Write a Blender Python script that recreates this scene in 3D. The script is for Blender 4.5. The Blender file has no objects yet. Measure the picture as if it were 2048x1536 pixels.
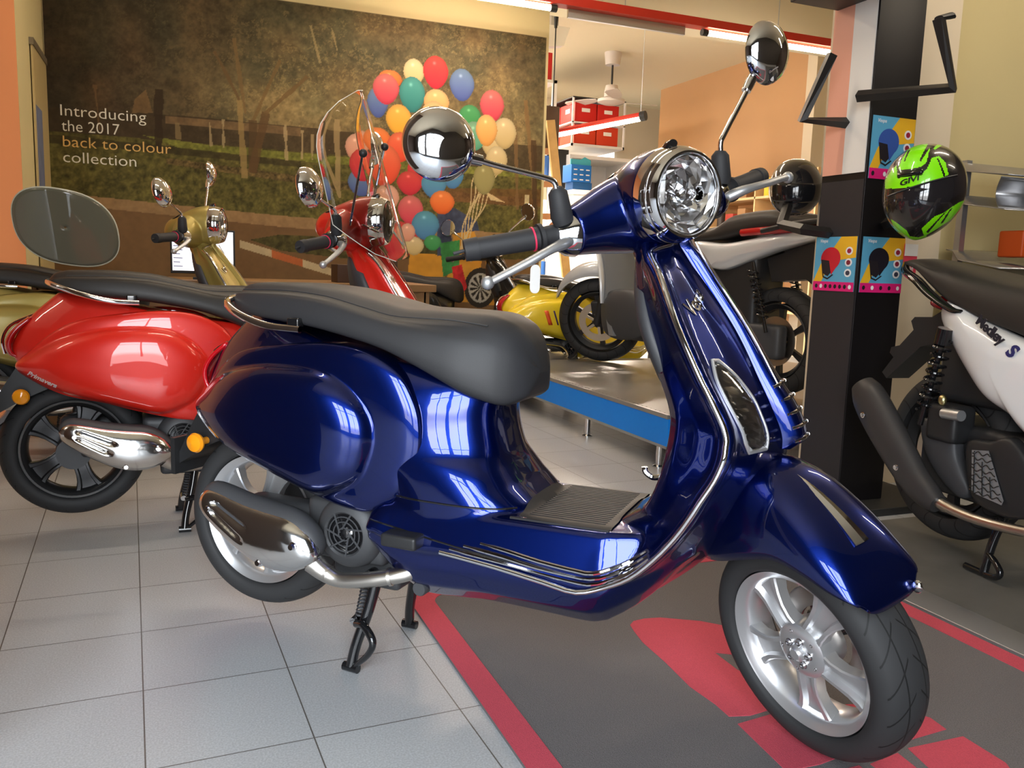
import bpy, bmesh, math, random
import numpy as np
from mathutils import Vector, Matrix
R = math.radians
PI = math.pi
C = bpy.context.scene.collection
random.seed(7)
rng = np.random.default_rng(7)
sc = bpy.context.scene

# ------------------------------------------------------------------ camera
cam_d = bpy.data.cameras.new('camera')
cam = bpy.data.objects.new('camera', cam_d)
C.objects.link(cam)
cam_d.sensor_width = 36.0
cam_d.lens = 1700.0 / 2048.0 * 36.0
cam_d.clip_start = 0.05
cr, cu, cf = Vector((0.928333, -0.370478, 0.030721)), Vector((0.022652, 0.138857, 0.990053)), Vector((0.371059, 0.918403, -0.137298))
cam.matrix_world = Matrix(((cr.x, cu.x, -cf.x, 0), (cr.y, cu.y, -cf.y, 0), (cr.z, cu.z, -cf.z, 0.9), (0, 0, 0, 1)))
sc.camera = cam

# ------------------------------------------------------------------ view and daylight
sc.view_settings.view_transform = 'Standard'
sc.view_settings.look = 'None'
sc.view_settings.gamma = 1.0
sc.view_settings.use_curve_mapping = False
sc.view_settings.exposure = 0.22
sc.cycles.max_bounces = 8
sc.cycles.sample_clamp_indirect = 6.0
sc.cycles.caustics_reflective = False
sc.cycles.caustics_refractive = False

world = bpy.data.worlds.new('daylight')
sc.world = world
world.use_nodes = True
wn = world.node_tree
wn.nodes.clear()
wo = wn.nodes.new('ShaderNodeOutputWorld')
wb = wn.nodes.new('ShaderNodeBackground')
wr = wn.nodes.new('ShaderNodeValToRGB')
wm = wn.nodes.new('ShaderNodeMapRange')
ws = wn.nodes.new('ShaderNodeSeparateXYZ')
wt = wn.nodes.new('ShaderNodeTexCoord')
wn.links.new(wt.outputs['Generated'], ws.inputs[0])
wn.links.new(ws.outputs['Z'], wm.inputs['Value'])
wm.inputs['From Min'].default_value = -0.4
wm.inputs['From Max'].default_value = 1.0
wn.links.new(wm.outputs[0], wr.inputs[0])
e = wr.color_ramp.elements
e[0].position = 0.0; e[0].color = (0.30, 0.30, 0.31, 1)
e[1].position = 1.0; e[1].color = (0.62, 0.80, 1.0, 1)
q = e.new(0.27); q.color = (0.42, 0.42, 0.42, 1)
q = e.new(0.32); q.color = (0.95, 0.97, 1.0, 1)
q = e.new(0.55); q.color = (0.85, 0.93, 1.0, 1)
wn.links.new(wr.outputs[0], wb.inputs['Color'])
wb.inputs['Strength'].default_value = 13.0
wn.links.new(wb.outputs[0], wo.inputs[0])


def portal(name, x0, x1, z0, z1, y, look='+y'):
    """daylight entering through an opening of the glass front"""
    d = bpy.data.lights.new(name, 'AREA')
    d.shape = 'RECTANGLE'
    d.cycles.is_portal = True
    o = bpy.data.objects.new(name, d)
    C.objects.link(o)
    d.size = x1 - x0; d.size_y = z1 - z0
    if look == '+y':
        o.location = ((x0 + x1) / 2, y, (z0 + z1) / 2)
        o.rotation_euler = (R(90), 0, 0)
    else:
        o.location = (y, (x0 + x1) / 2, (z0 + z1) / 2)
        o.rotation_euler = (R(90), 0, R(-90)) if look == '+x' else (R(90), 0, R(90))
    return o


# ------------------------------------------------------------------ materials
MATS = {}


def mat(name, col=(0.5, 0.5, 0.5), rough=0.5, metal=0.0, coat=0.0, coatr=0.03, spec=0.5, trans=0.0, ior=1.45,
        emit=None, es=0.0, noise=None, bump=None, sheen=0.0, alpha=1.0):
    if name in MATS:
        return MATS[name]
    m = bpy.data.materials.new(name)
    m.use_nodes = True
    nt = m.node_tree
    b = nt.nodes['Principled BSDF']
    b.inputs['Base Color'].default_value = (*col, 1)
    b.inputs['Roughness'].default_value = rough
    b.inputs['Metallic'].default_value = metal
    b.inputs['Coat Weight'].default_value = coat
    b.inputs['Coat Roughness'].default_value = coatr
    b.inputs['Specular IOR Level'].default_value = spec
    b.inputs['Transmission Weight'].default_value = trans
    b.inputs['IOR'].default_value = ior
    b.inputs['Alpha'].default_value = alpha
    b.inputs['Sheen Weight'].default_value = sheen
    if emit:
        b.inputs['Emission Color'].default_value = (*emit, 1)
        b.inputs['Emission Strength'].default_value = es
    tc = None
    if noise or bump:
        tc = nt.nodes.new('ShaderNodeTexCoord')
    if noise:   # (scale, amount, detail)
        n = nt.nodes.new('ShaderNodeTexNoise')
        n.inputs['Scale'].default_value = noise[0]
        n.inputs['Detail'].default_value = noise[2] if len(noise) > 2 else 4
        nt.links.new(tc.outputs['Object'], n.inputs['Vector'])
        mx = nt.nodes.new('ShaderNodeMix'); mx.data_type = 'RGBA'
        k = noise[1]
        mx.inputs['A'].default_value = (*[c * (1 - k) for c in col], 1)
        mx.inputs['B'].default_value = (*[min(1, c * (1 + k)) for c in col], 1)
        nt.links.new(n.outputs['Fac'], mx.inputs['Factor'])
        nt.links.new(mx.outputs['Result'], b.inputs['Base Color'])
    if bump:    # (scale, strength, distance)
        n = nt.nodes.new('ShaderNodeTexNoise')
        n.inputs['Scale'].default_value = bump[0]
        n.inputs['Detail'].default_value = 3
        nt.links.new(tc.outputs['Object'], n.inputs['Vector'])
        bp = nt.nodes.new('ShaderNodeBump')
        bp.inputs['Strength'].default_value = bump[1]
        bp.inputs['Distance'].default_value = bump[2]
        nt.links.new(n.outputs['Fac'], bp.inputs['Height'])
        nt.links.new(bp.outputs[0], b.inputs['Normal'])
    MATS[name] = m
    return m


def srgb(r, g, b):
    f = lambda v: (v / 255 / 12.92) if v / 255 <= 0.04045 else ((v / 255 + 0.055) / 1.055) ** 2.4
    return (f(r), f(g), f(b))


def paint(name, col, rough=0.35, metal=0.5):
    return mat(name, col, rough=rough, metal=metal, coat=1.0, coatr=0.015)


M_chrome = mat('chrome', (0.86, 0.86, 0.88), rough=0.05, metal=1.0)
M_steel = mat('brushed_steel', (0.62, 0.58, 0.53), rough=0.28, metal=1.0)
M_polish = mat('polished_steel', (0.80, 0.79, 0.78), rough=0.13, metal=1.0, bump=(14, 0.12, 0.01))
M_alloy = mat('silver_alloy', (0.62, 0.62, 0.63), rough=0.32, metal=0.75, coat=0.6, coatr=0.12)
M_alu = mat('satin_aluminium', (0.50, 0.51, 0.52), rough=0.4, metal=0.8)
M_black = mat('black_plastic', (0.018, 0.018, 0.019), rough=0.45, bump=(900, 0.15, 0.0005))
M_gloss = mat('gloss_black', (0.008, 0.008, 0.009), rough=0.12, coat=0.5)
M_grey = mat('dark_grey_plastic', (0.045, 0.046, 0.05), rough=0.5)
M_cast = mat('grey_casting', (0.050, 0.051, 0.054), rough=0.5, metal=0.2)
M_rubber = mat('rubber', (0.022, 0.022, 0.024), rough=0.62)
M_seat = mat('seat_vinyl', (.024, .024, .026), rough=0.52, bump=(650, 0.25, 0.0006))
M_seat2 = mat('dark_seat_vinyl', (0.022, 0.019, 0.017), rough=0.5, bump=(650, 0.25, 0.0006))
M_glass = mat('clear_lens', (1, 1, 1), rough=0.02, trans=1.0, ior=1.45)
M_amber = mat('amber_lens', (0.85, 0.30, 0.01), rough=0.15, coat=0.6)
M_red = mat('red_lens', (0.45, 0.006, 0.01), rough=0.12, coat=0.8)
M_mirror = mat('mirror_glass', (0.75, 0.77, 0.8), rough=0.01, metal=1.0)


# ------------------------------------------------------------------ mesh helpers
class MB:
    """collects shapes; build() links them as one mesh object"""

    def __init__(s):
        s.v = []; s.f = []; s.mi = []; s.cur = 0

    def add(s, vs, fs):
        o = len(s.v)
        s.v += [tuple(map(float, p)) for p in vs]
        s.f += [tuple(o + i for i in f) for f in fs]
        s.mi += [s.cur] * len(fs)
        return s

    def box(s, x0, x1, y0, y1, z0, z1, M=None, bev=0.0):
        if bev > 0:
            bm = bmesh.new()
            bmesh.ops.create_cube(bm, size=1)
            for v in bm.verts:
                v.co = Vector((x0 + (v.co.x + .5) * (x1 - x0), y0 + (v.co.y + .5) * (y1 - y0), z0 + (v.co.z + .5) * (z1 - z0)))
            bmesh.ops.bevel(bm, geom=list(bm.edges), offset=bev, segments=3, profile=0.6, affect='EDGES')
            bm.verts.index_update()
            vs = [v.co.copy() for v in bm.verts]; fs = [[v.index for v in f.verts] for f in bm.faces]
            bm.free()
        else:
            vs = [Vector(p) for p in [(x0, y0, z0), (x1, y0, z0), (x1, y1, z0), (x0, y1, z0), (x0, y0, z1), (x1, y0, z1), (x1, y1, z1), (x0, y1, z1)]]
            fs = [(0, 3, 2, 1), (4, 5, 6, 7), (0, 1, 5, 4), (1, 2, 6, 5), (2, 3, 7, 6), (3, 0, 4, 7)]
        if M is not None:
            vs = [M @ p for p in vs]
        return s.add(vs, fs)

    def grid(s, P, cu=False, cv=False, caps=False):
        """P[n][m] points; cu closes along n, cv along m"""
        n = len(P); m = len(P[0])
        vs = [p for r in P for p in r]
        fs = []
        for i in range(n if cu else n - 1):
            for j in range(m if cv else m - 1):
                a = i * m + j; b = i * m + (j + 1) % m; c = ((i + 1) % n) * m + (j + 1) % m; d = ((i + 1) % n) * m + j
                fs.append((a, b, c, d))
        if caps and cv:
            fs.append(tuple(range(m))[::-1]); fs.append(tuple((n - 1) * m + j for j in range(m)))
        return s.add(vs, fs)

    def tube(s, pts, r, seg=12, smooth=0, caps=True, flat=None):
        pts = [Vector(p) for p in pts]
        rr = list(r) if isinstance(r, (list, tuple)) else [r] * len(pts)
        if smooth and len(pts) > 2:
            A = np.array([list(p) + [rr[i]] for i, p in enumerate(pts)])
            A = cat(A, smooth)
            pts = [Vector(a[:3]) for a in A]; rr = [float(a[3]) for a in A]
        n = len(pts)
        t0 = (pts[1] - pts[0]).normalized()
        up = Vector((0, 0, 1)) if abs(t0.z) < 0.9 else Vector((1, 0, 0))
        N = (up - t0 * up.dot(t0)).normalized()
        rings = []
        for i, p in enumerate(pts):
            t = (pts[min(i + 1, n - 1)] - pts[max(i - 1, 0)]).normalized()
            N = (N - t * N.dot(t)).normalized()
            B = t.cross(N)
            k = flat if flat else 1.0
            rings.append([p + (N * math.cos(a) * k + B * math.sin(a)) * rr[i] for a in [2 * PI * j / seg for j in range(seg)]])
        return s.grid(rings, cv=True, caps=caps)

    def lathe(s, prof, seg=48, M=None, close=False):
        """prof: (r, h) pairs about the local Z axis"""
        P = []
        for (r, h) in prof:
            P.append([Vector((r * math.cos(2 * PI * j / seg), r * math.sin(2 * PI * j / seg), h)) for j in range(seg)])
        if M is not None:
            P = [[M @ p for p in row] for row in P]
        return s.grid(P, cu=close, cv=True)

    def prism(s, poly, h0, h1, M=None):
        """poly in local XY, extruded along Z"""
        n = len(poly)
        vs = [Vector((x, y, h0)) for x, y in poly] + [Vector((x, y, h1)) for x, y in poly]
        if M is not None:
            vs = [M @ v for v in vs]
        return s.add(vs, [tuple(range(n))[::-1], tuple(range(n, 2 * n))] + [(i, (i + 1) % n, n + (i + 1) % n, n + i) for i in range(n)])

    def ball(s, c, rx, ry=None, rz=None, seg=20, M=None):
        ry = ry or rx; rz = rz or rx
        P = []
        k = max(6, seg // 2)
        for i in range(k + 1):
            a = PI * i / k
            P.append([Vector((c[0] + rx * math.sin(a) * math.cos(2 * PI * j / seg), c[1] + ry * math.sin(a) * math.sin(2 * PI * j / seg), c[2] + rz * math.cos(a))) for j in range(seg)])
        if M is not None:
            P = [[M @ p for p in row] for row in P]
        return s.grid(P, cv=True)

    def mesh(s, name, mats, smooth=True, angle=38, weld=True):
        me = bpy.data.meshes.new(name)
        me.from_pydata(s.v, [], s.f)
        for m in (mats if isinstance(mats, (list, tuple)) else [mats]):
            me.materials.append(m)
        me.polygons.foreach_set('material_index', s.mi)
        bm = bmesh.new(); bm.from_mesh(me)
        if weld:
            bmesh.ops.remove_doubles(bm, verts=bm.verts, dist=1e-6)
            bmesh.ops.dissolve_degenerate(bm, edges=bm.edges, dist=1e-7)
        bmesh.ops.recalc_face_normals(bm, faces=bm.faces)
        bm.to_mesh(me); bm.free()
        if smooth:
            me.polygons.foreach_set('use_smooth', [True] * len(me.polygons))
            if angle:
                me.set_sharp_from_angle(angle=R(angle))
        me.update()
        return me

    def build(s, name, mats, parent=None, smooth=True, angle=38, solid=0.0, label=None, mw=None, weld=True):
        me = s.mesh(name, mats, smooth, angle, weld)
        o = bpy.data.objects.new(name, me)
        C.objects.link(o)
        if parent is not None:
            o.parent = parent
        if mw is not None:
            o.matrix_local = mw
        if solid:
            md = o.modifiers.new('thickness', 'SOLIDIFY'); md.thickness = solid; md.offset = -1
        if label:
            o['label'] = label
        return o


def cat(A, k, closed=False):
    """Catmull-Rom through the rows of A, k steps per span"""
    A = np.asarray(A, float); n = len(A)
    out = []
    for i in range(n if closed else n - 1):
        if closed:
            p0, p1, p2, p3 = A[(i - 1) % n], A[i], A[(i + 1) % n], A[(i + 2) % n]
        else:
            p1, p2 = A[i], A[i + 1]
            p0 = A[i - 1] if i > 0 else 2 * p1 - p2
            p3 = A[i + 2] if i + 2 < n else 2 * p2 - p1
        for j in range(k):
            t = j / k
            out.append(0.5 * ((2 * p1) + (-p0 + p2) * t + (2 * p0 - 5 * p1 + 4 * p2 - p3) * t * t + (-p0 + 3 * p1 - 3 * p2 + p3) * t ** 3))
    if not closed:
        out.append(A[-1])
    return np.array(out)


def ip(keys, x):
    """smooth interpolation of {key: value} at x (monotone cubic)"""
    ks = sorted(keys); vs = [keys[k] for k in ks]
    if x <= ks[0]: return vs[0]
    if x >= ks[-1]: return vs[-1]
    i = max(j for j in range(len(ks)) if ks[j] <= x)
    i = min(i, len(ks) - 2)
    d = [(vs[j + 1] - vs[j]) / (ks[j + 1] - ks[j]) for j in range(len(ks) - 1)]

    def sl(j):
        if j == 0: return d[0]
        if j == len(ks) - 1: return d[-1]
        if d[j - 1] * d[j] <= 0: return 0.0
        return 2 * d[j - 1] * d[j] / (d[j - 1] + d[j])
    h = ks[i + 1] - ks[i]; t = (x - ks[i]) / h
    return ((2 * t ** 3 - 3 * t * t + 1) * vs[i] + (t ** 3 - 2 * t * t + t) * h * sl(i) + (-2 * t ** 3 + 3 * t * t) * vs[i + 1] + (t ** 3 - t * t) * h * sl(i + 1))


def root(name, loc, rz, label, cat_, group=None):
    o = bpy.data.objects.new(name, None)
    o.empty_display_size = 0.1
    C.objects.link(o)
    o.location = loc; o.rotation_euler = (0, 0, rz)
    o['label'] = label; o['category'] = cat_
    if group: o['group'] = group
    return o


def tag(o, label, cat_, group=None):
    o['label'] = label; o['category'] = cat_
    if group: o['group'] = group
    return o


def struct(o):
    o['kind'] = 'structure'
    return o


def text_mb(txt, size, ext=0.001, bold=0.0, shear=0.0, spacing=1.0):
    cu = bpy.data.curves.new('lettering', 'FONT')
    cu.body = txt; cu.size = size; cu.extrude = ext; cu.offset = bold; cu.shear = shear; cu.space_character = spacing
    cu.resolution_u = 3
    o = bpy.data.objects.new('lettering', cu)
    C.objects.link(o)
    dg = bpy.context.evaluated_depsgraph_get()
    me = bpy.data.meshes.new_from_object(o.evaluated_get(dg))
    vs = [v.co.copy() for v in me.vertices]; fs = [tuple(p.vertices) for p in me.polygons]
    bpy.data.objects.remove(o); bpy.data.curves.remove(cu); bpy.data.meshes.remove(me)
    return vs, fs


def text_obj(txt, size, M, mats, name='lettering', parent=None, ext=0.001, bold=0.0, shear=0.0, spacing=1.0, label=None, fn=None):
    vs, fs = text_mb(txt, size, ext, bold, shear, spacing)
    vs = [fn(v) for v in vs] if fn else [M @ v for v in vs]
    mb = MB().add(vs, fs)
    return mb.build(name, mats, parent, smooth=False, label=label)


def frameM(o, x, y):
    """matrix with origin o, local X along x, local Y close to y"""
    x = Vector(x).normalized(); y = Vector(y); z = x.cross(y).normalized(); y = z.cross(x)
    return Matrix(((x.x, y.x, z.x, o[0]), (x.y, y.y, z.y, o[1]), (x.z, y.z, z.z, o[2]), (0, 0, 0, 1)))


def remeshed(mb, name, voxel, smooth_it, mats, factor=0.5):
    """fuses overlapping closed shapes into one smooth skin"""
    me = mb.mesh('tmp', mats, smooth=False, weld=True)
    o = bpy.data.objects.new('tmp', me); C.objects.link(o)
    m = o.modifiers.new('r', 'REMESH'); m.mode = 'VOXEL'; m.voxel_size = voxel; m.adaptivity = 0.0
    m2 = o.modifiers.new('s', 'SMOOTH'); m2.factor = factor; m2.iterations = smooth_it
    dg = bpy.context.evaluated_depsgraph_get()
    out = bpy.data.meshes.new_from_object(o.evaluated_get(dg))
    bpy.data.objects.remove(o); bpy.data.meshes.remove(me)
    out.name = name
    out.polygons.foreach_set('use_smooth', [True] * len(out.polygons))
    out.materials.clear()
    for mm in (mats if isinstance(mats, (list, tuple)) else [mats]):
        out.materials.append(mm)
    return out


def obj(name, me, parent=None, mw=None, label=None):
    o = bpy.data.objects.new(name, me); C.objects.link(o)
    if parent is not None: o.parent = parent
    if mw is not None: o.matrix_local = mw
    if label: o['label'] = label
    return o


def copy_tree(o, parent=None, swap=None, skip=()):
    c = o.copy(); C.objects.link(c); c.parent = parent
    if swap and c.data and c.type == 'MESH':
        for i, sl in enumerate(c.material_slots):
            if sl.material and sl.material.name in swap:
                m = swap[sl.material.name]
                sl.link = 'OBJECT'; sl.material = m
    for ch in list(o.children):
        if ch.name.split('.')[0] in skip: continue
        copy_tree(ch, c, swap, skip)
    return c
# ------------------------------------------------------------------ the room
def tile_mat():
    m = mat('floor_tiles', (.42, .42, .42), rough=.33)
    nt = m.node_tree; b = nt.nodes['Principled BSDF']
    tc = nt.nodes.new('ShaderNodeTexCoord')
    mp = nt.nodes.new('ShaderNodeMapping')
    mp.inputs['Rotation'].default_value = (0, 0, R(-2.22))
    mp.inputs['Location'].default_value = TILE_OFF
    nt.links.new(tc.outputs['Object'], mp.inputs[0])
    br = nt.nodes.new('ShaderNodeTexBrick')
    br.offset = 0; br.squash = 1
    br.inputs['Scale'].default_value = 1.0
    br.inputs['Brick Width'].default_value = .295
    br.inputs['Row Height'].default_value = .3042
    br.inputs['Mortar Size'].default_value = .0014
    br.inputs['Mortar Smooth'].default_value = .1
    br.inputs['Bias'].default_value = 0
    br.inputs['Color1'].default_value = (.47, .485, .50, 1)
    br.inputs['Color2'].default_value = (.44, .452, .468, 1)
    br.inputs['Mortar'].default_value = (.12, .11, .10, 1)
    nt.links.new(mp.outputs[0], br.inputs['Vector'])
    n = nt.nodes.new('ShaderNodeTexNoise'); n.inputs['Scale'].default_value = 260; n.inputs['Detail'].default_value = 2
    nt.links.new(tc.outputs['Object'], n.inputs['Vector'])
    r_ = nt.nodes.new('ShaderNodeValToRGB'); r_.color_ramp.elements[0].position = .38; r_.color_ramp.elements[0].color = (.86, .86, .86, 1)
    r_.color_ramp.elements[1].position = .68; r_.color_ramp.elements[1].color = (1.12, 1.12, 1.12, 1)
    nt.links.new(n.outputs['Fac'], r_.inputs[0])
    mx = nt.nodes.new('ShaderNodeMix'); mx.data_type = 'RGBA'; mx.blend_type = 'MULTIPLY'; mx.inputs['Factor'].default_value = 1
    nt.links.new(br.outputs['Color'], mx.inputs['A']); nt.links.new(r_.outputs[0], mx.inputs['B'])
    nt.links.new(mx.outputs['Result'], b.inputs['Base Color'])
    bp = nt.nodes.new('ShaderNodeBump'); bp.invert = True; bp.inputs['Distance'].default_value = .001
    nt.links.new(br.outputs['Fac'], bp.inputs['Height'])
    bp2 = nt.nodes.new('ShaderNodeBump'); bp2.inputs['Distance'].default_value = .0004; bp2.inputs['Strength'].default_value = .4
    nt.links.new(n.outputs['Fac'], bp2.inputs['Height']); nt.links.new(bp.outputs[0], bp2.inputs['Normal'])
    nt.links.new(bp2.outputs[0], b.inputs['Normal'])
    return m


TILE_OFF = (0, 0, 0)
M_tiles = tile_mat()
M_cream = mat('cream_wall', srgb(214, 200, 150), rough=.8, noise=(3, .04))
M_ivory = mat('ivory_wall', srgb(230, 214, 186), rough=.8, noise=(3, .03))
M_tan = mat('tan_wall', srgb(205, 160, 115), rough=.8, noise=(2, .03))
M_orange = mat('orange_wall', srgb(235, 150, 95), rough=.8, noise=(3, .04))
M_ceil = mat('ceiling_paint', srgb(225, 214, 185), rough=.85)
M_dark = mat('dark_trim', (.02, .02, .02), rough=.5)
CEIL = 3.4

struct(MB().box(-5, 9, -1.2, 13, -.1, 0).build('floor', M_tiles, smooth=False))
struct(MB().box(-5, 9, -1.2, 13, CEIL, CEIL + .1).build('ceiling', M_ceil, smooth=False))
struct(MB().box(-.95, 2.83, 6.45, 6.65, 0, CEIL).build('wall_mural', M_cream, smooth=False))
struct(MB().box(-.95, -.722, 5.215, 6.45, 0, CEIL).build('wall_return', M_cream, smooth=False))
struct(MB().box(-5, -.708, 5.205, 5.215, 0, CEIL).build('wall_orange', M_orange, smooth=False))
M_brown = mat('brown_wall', (.07, .05, .04), .7)
struct(MB().box(-5, -4.9, -1.2, 5.2, 0, CEIL).build('wall_left', M_brown, smooth=False))
struct(MB().box(6.43, 6.6, 7.70, 10.7, 0, CEIL).build('wall_tan', M_tan, smooth=False))
struct(MB().box(-5, 9, 12.0, 12.1, 0, CEIL).build('wall_back', M_ivory, smooth=False))
struct(MB().box(8.9, 9, -1.2, 12, 0, CEIL).build('wall_right', M_ivory, smooth=False))
struct(MB().box(5.6, 5.7, -1.2, 3.04, 0, CEIL).build('wall_side', M_brown, smooth=False))
struct(MB().box(-1.25, -.44, 1.5, 2.3, 0, CEIL).build('unseen_shade_pier', M_brown, smooth=False))  # unseen pier added to block window light, shading the left floor and reflections
# glass front behind the viewer: piers, sill, lintel, open bays lit by the sky
FY = -1.0
mb = MB()
mb.box(-5, 9, FY - .2, FY, 0, .14)
mb.box(-5, 9, FY - .2, FY, 2.75, CEIL)
bays = []
mb.box(-5, -3.12, FY - .2, FY, .14, 2.75)
x = -2.9
while x < .4:
    mb.box(x - .22, x, FY - .2, FY, .14, 2.75)
    bays.append((x, x + 1.5))
    x += 1.72
mb.box(x - .22, 9, FY - .2, FY, .14, 2.75)
struct(mb.build('wall_front', mat('front_wall', (.06, .055, .05), .8), smooth=False))
for i, (a, b) in enumerate(bays):
    fr = MB()
    fr.box(a, b, FY - .12, FY - .06,   .14, .19); fr.box(a, b, FY - .12, FY - .06, 2.70, 2.75)
    fr.box(a, a + .04, FY - .12, FY - .06, .4, 2.7); fr.box(b - .04, b, FY - .12, FY - .06, .4, 2.7)
    fr.box((a + b) / 2 - .02, (a + b) / 2 + .02, FY - .12, FY - .06, .4, 2.7)
    fr.box(a, b, FY - .12, FY - .06, 2.05, 2.09)
    struct(fr.build('window_%d' % (i + 1), M_dark, smooth=False))
    portal('daylight_portal', a, b, .14, 2.75, FY - .02)

# unseen tube lamps added to brighten the rooms, also giving streaks in the reflections
M_fill = mat('fill_tube', (1, 1, 1), .4, emit=(1.0, .84, .66), es=24)
def fill_lamp(x, y, z, L, label, rot=0, power=26):
    t = root('added_fill_lamp', (x, y, z), R(rot), label, 'light')
    MB().box(-L / 2 - .03, L / 2 + .03, -.03, .03, .03, .06).build('housing', M_ceil, t, smooth=False)
    MB().tube([(-L / 2, 0, 0), (L / 2, 0, 0)], .018, 14).build('tube', M_fill, t)
    for s_ in (-1, 1):
        MB().tube([(s_ * L / 2, 0, 0), (s_ * (L / 2 + .03), 0, 0)], .021, 14).build('end_cap', M_dark, t)
    for s_ in (-.4, .4):
        MB().tube([(s_ * L, 0, .06), (s_ * L, 0, CEIL - z)], .004, 6).build('hanger_wire', M_dark, t)
    d = bpy.data.lights.new('lamp_light', 'AREA'); d.shape = 'RECTANGLE'; d.size = L; d.size_y = .05; d.energy = power; d.color = (1.0, .86, .70)
    o = bpy.data.objects.new('lamp_light', d); C.objects.link(o); o.parent = t; o.location = (0, 0, -.025)
fill_lamp(0.6, 2.6, 3.05, 1.3, 'added unseen ceiling tube lamp over the blue scooter', power=10)
fill_lamp(3.4, 2, 3.05, 1.3, 'added unseen ceiling tube lamp over the mat', power=10)
fill_lamp(0.4, 4.7, 3.05, 1.3, 'added unseen ceiling tube lamp before the mural, left one', power=10)
fill_lamp(2.2, 4.9, 3.05, 1.3, 'added unseen ceiling tube lamp before the mural, right one', power=10)
fill_lamp(-3, 2.5, 3.05, 1.3, 'added unseen ceiling tube lamp over the far left bay', power=10)
fill_lamp(4.4, 0.6, 3.05, 1.3, 'added unseen ceiling tube lamp beyond the white scooter', power=10)
fill_lamp(2.1, 8.6, 3.15, 1.3, 'added unseen ceiling tube lamp in the back room behind the mural wall', power=130)  # hidden behind the mural wall, added to brighten the back room
fill_lamp(3.3, 10.8, 3.15, 1.0, 'added unseen ceiling tube lamp at the far wall of the back room', power=120)  # hidden too, added to lift the far wall
# ------------------------------------------------------------------ printed mural on the end wall
def in_poly(px, pz, poly):
    inside = np.zeros(px.shape, bool); n = len(poly)
    for i in range(n):
        x0, z0 = poly[i]; x1, z1 = poly[(i + 1) % n]
        c = ((z0 > pz) != (z1 > pz)) & (px < (x1 - x0) * (pz - z0) / (z1 - z0 + 1e-12) + x0)
        inside ^= c
    return inside


def vnoise(x, z, s, seed):
    g = np.random.default_rng(seed).random((400, 400))
    u = x * s + 50; v = z * s + 50
    i = np.floor(u).astype(int) % 399; j = np.floor(v).astype(int) % 399
    fu = u - np.floor(u); fv = v - np.floor(v)
    fu = fu * fu * (3 - 2 * fu); fv = fv * fv * (3 - 2 * fv)
    return (g[i, j] * (1 - fu) * (1 - fv) + g[i + 1, j] * fu * (1 - fv) + g[i, j + 1] * (1 - fu) * fv + g[i + 1, j + 1] * fu * fv)


BAL = [(1.73, 2.31, 0.08, 0.1, 'c'), (1.55, 2.24, 0.09, 0.07, 'o'), (1.46, 2.07, 0.08, 0.11, 'b'), (1.72, 2.15, 0.1, 0.13, 't'), (1.9, 2.33, 0.1, 0.12, 'r'), (2.11, 2.26, 0.1, 0.12, 'b'), (1.52, 2.17, 0.1, 0.11, 'k'), (1.91, 2.11, 0.1, 0.1, 'p'), (1.89, 2.01, 0.1, 0.11, 'p'), (1.35, 1.78, 0.08, 0.08, 'f'), (1.62, 1.96, 0.1, 0.11, 'y'), (2.18, 2.03, 0.09, 0.09, 'g'), (2.36, 2.13, 0.1, 0.12, 'k'), (2.37, 1.84, 0.09, 0.1, 'c'), (2.22, 1.89, 0.1, 0.11, 'm'), (2.47, 1.93, 0.1, 0.12, 'c'), (2.32, 1.94, 0.09, 0.12, 'a'), (1.3, 1.73, 0.08, 0.1, 'f'), (1.46, 1.8, 0.1, 0.09, 'o'), (1.63, 1.76, 0.1, 0.11, 'h'), (1.52, 1.62, 0.12, 0.15, 'h'), (1.34, 1.48, 0.1, 0.1, 'b'), (1.35, 1.61, 0.1, 0.12, 'r'), (1.54, 1.38, 0.09, 0.1, 'f'), (1.79, 1.6, 0.1, 0.11, 'r'), (1.71, 1.5, 0.1, 0.09, 'r'), (2.05, 1.58, 0.09, 0.1, 'd'), (1.9, 1.5, 0.1, 0.1, 'd'), (2.41, 1.72, 0.09, 0.11, 'c'), (2.31, 1.57, 0.09, 0.12, 'l'), (1.72, 1.3, 0.1, 0.11, 'k'), (1.97, 1.37, 0.1, 0.09, 'o'), (1.64, 1.07, 0.14, 0.14, 'r'), (1.84, 1.19, 0.11, 0.11, 'd'), (1.9, 1.06, 0.07, 0.06, 'g'), (1.75, 1.03, 0.08, 0.07, 'c'), (1.7, 1.13, 0.06, 0.07, 'f')]
BC = dict(c=((210, 190, 145), (190, 165, 110)), o=((225, 130, 70), (215, 95, 40)), b=((110, 135, 160), (75, 90, 150)), t=((80, 150, 140), (50, 120, 115)), r=((200, 75, 65), (190, 45, 60)), k=((205, 115, 105), (200, 60, 80)), p=((225, 180, 125), (215, 150, 85)), f=((215, 165, 140), (205, 140, 115)), y=((225, 170, 85), (220, 160, 50)), g=((80, 150, 95), (60, 135, 75)), m=((125, 165, 130), (80, 150, 120)), a=((225, 180, 115), (215, 150, 75)), h=((220, 110, 75), (215, 70, 45)), d=((90, 150, 165), (75, 120, 165)), l=((150, 140, 90), (145, 135, 85)))


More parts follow.
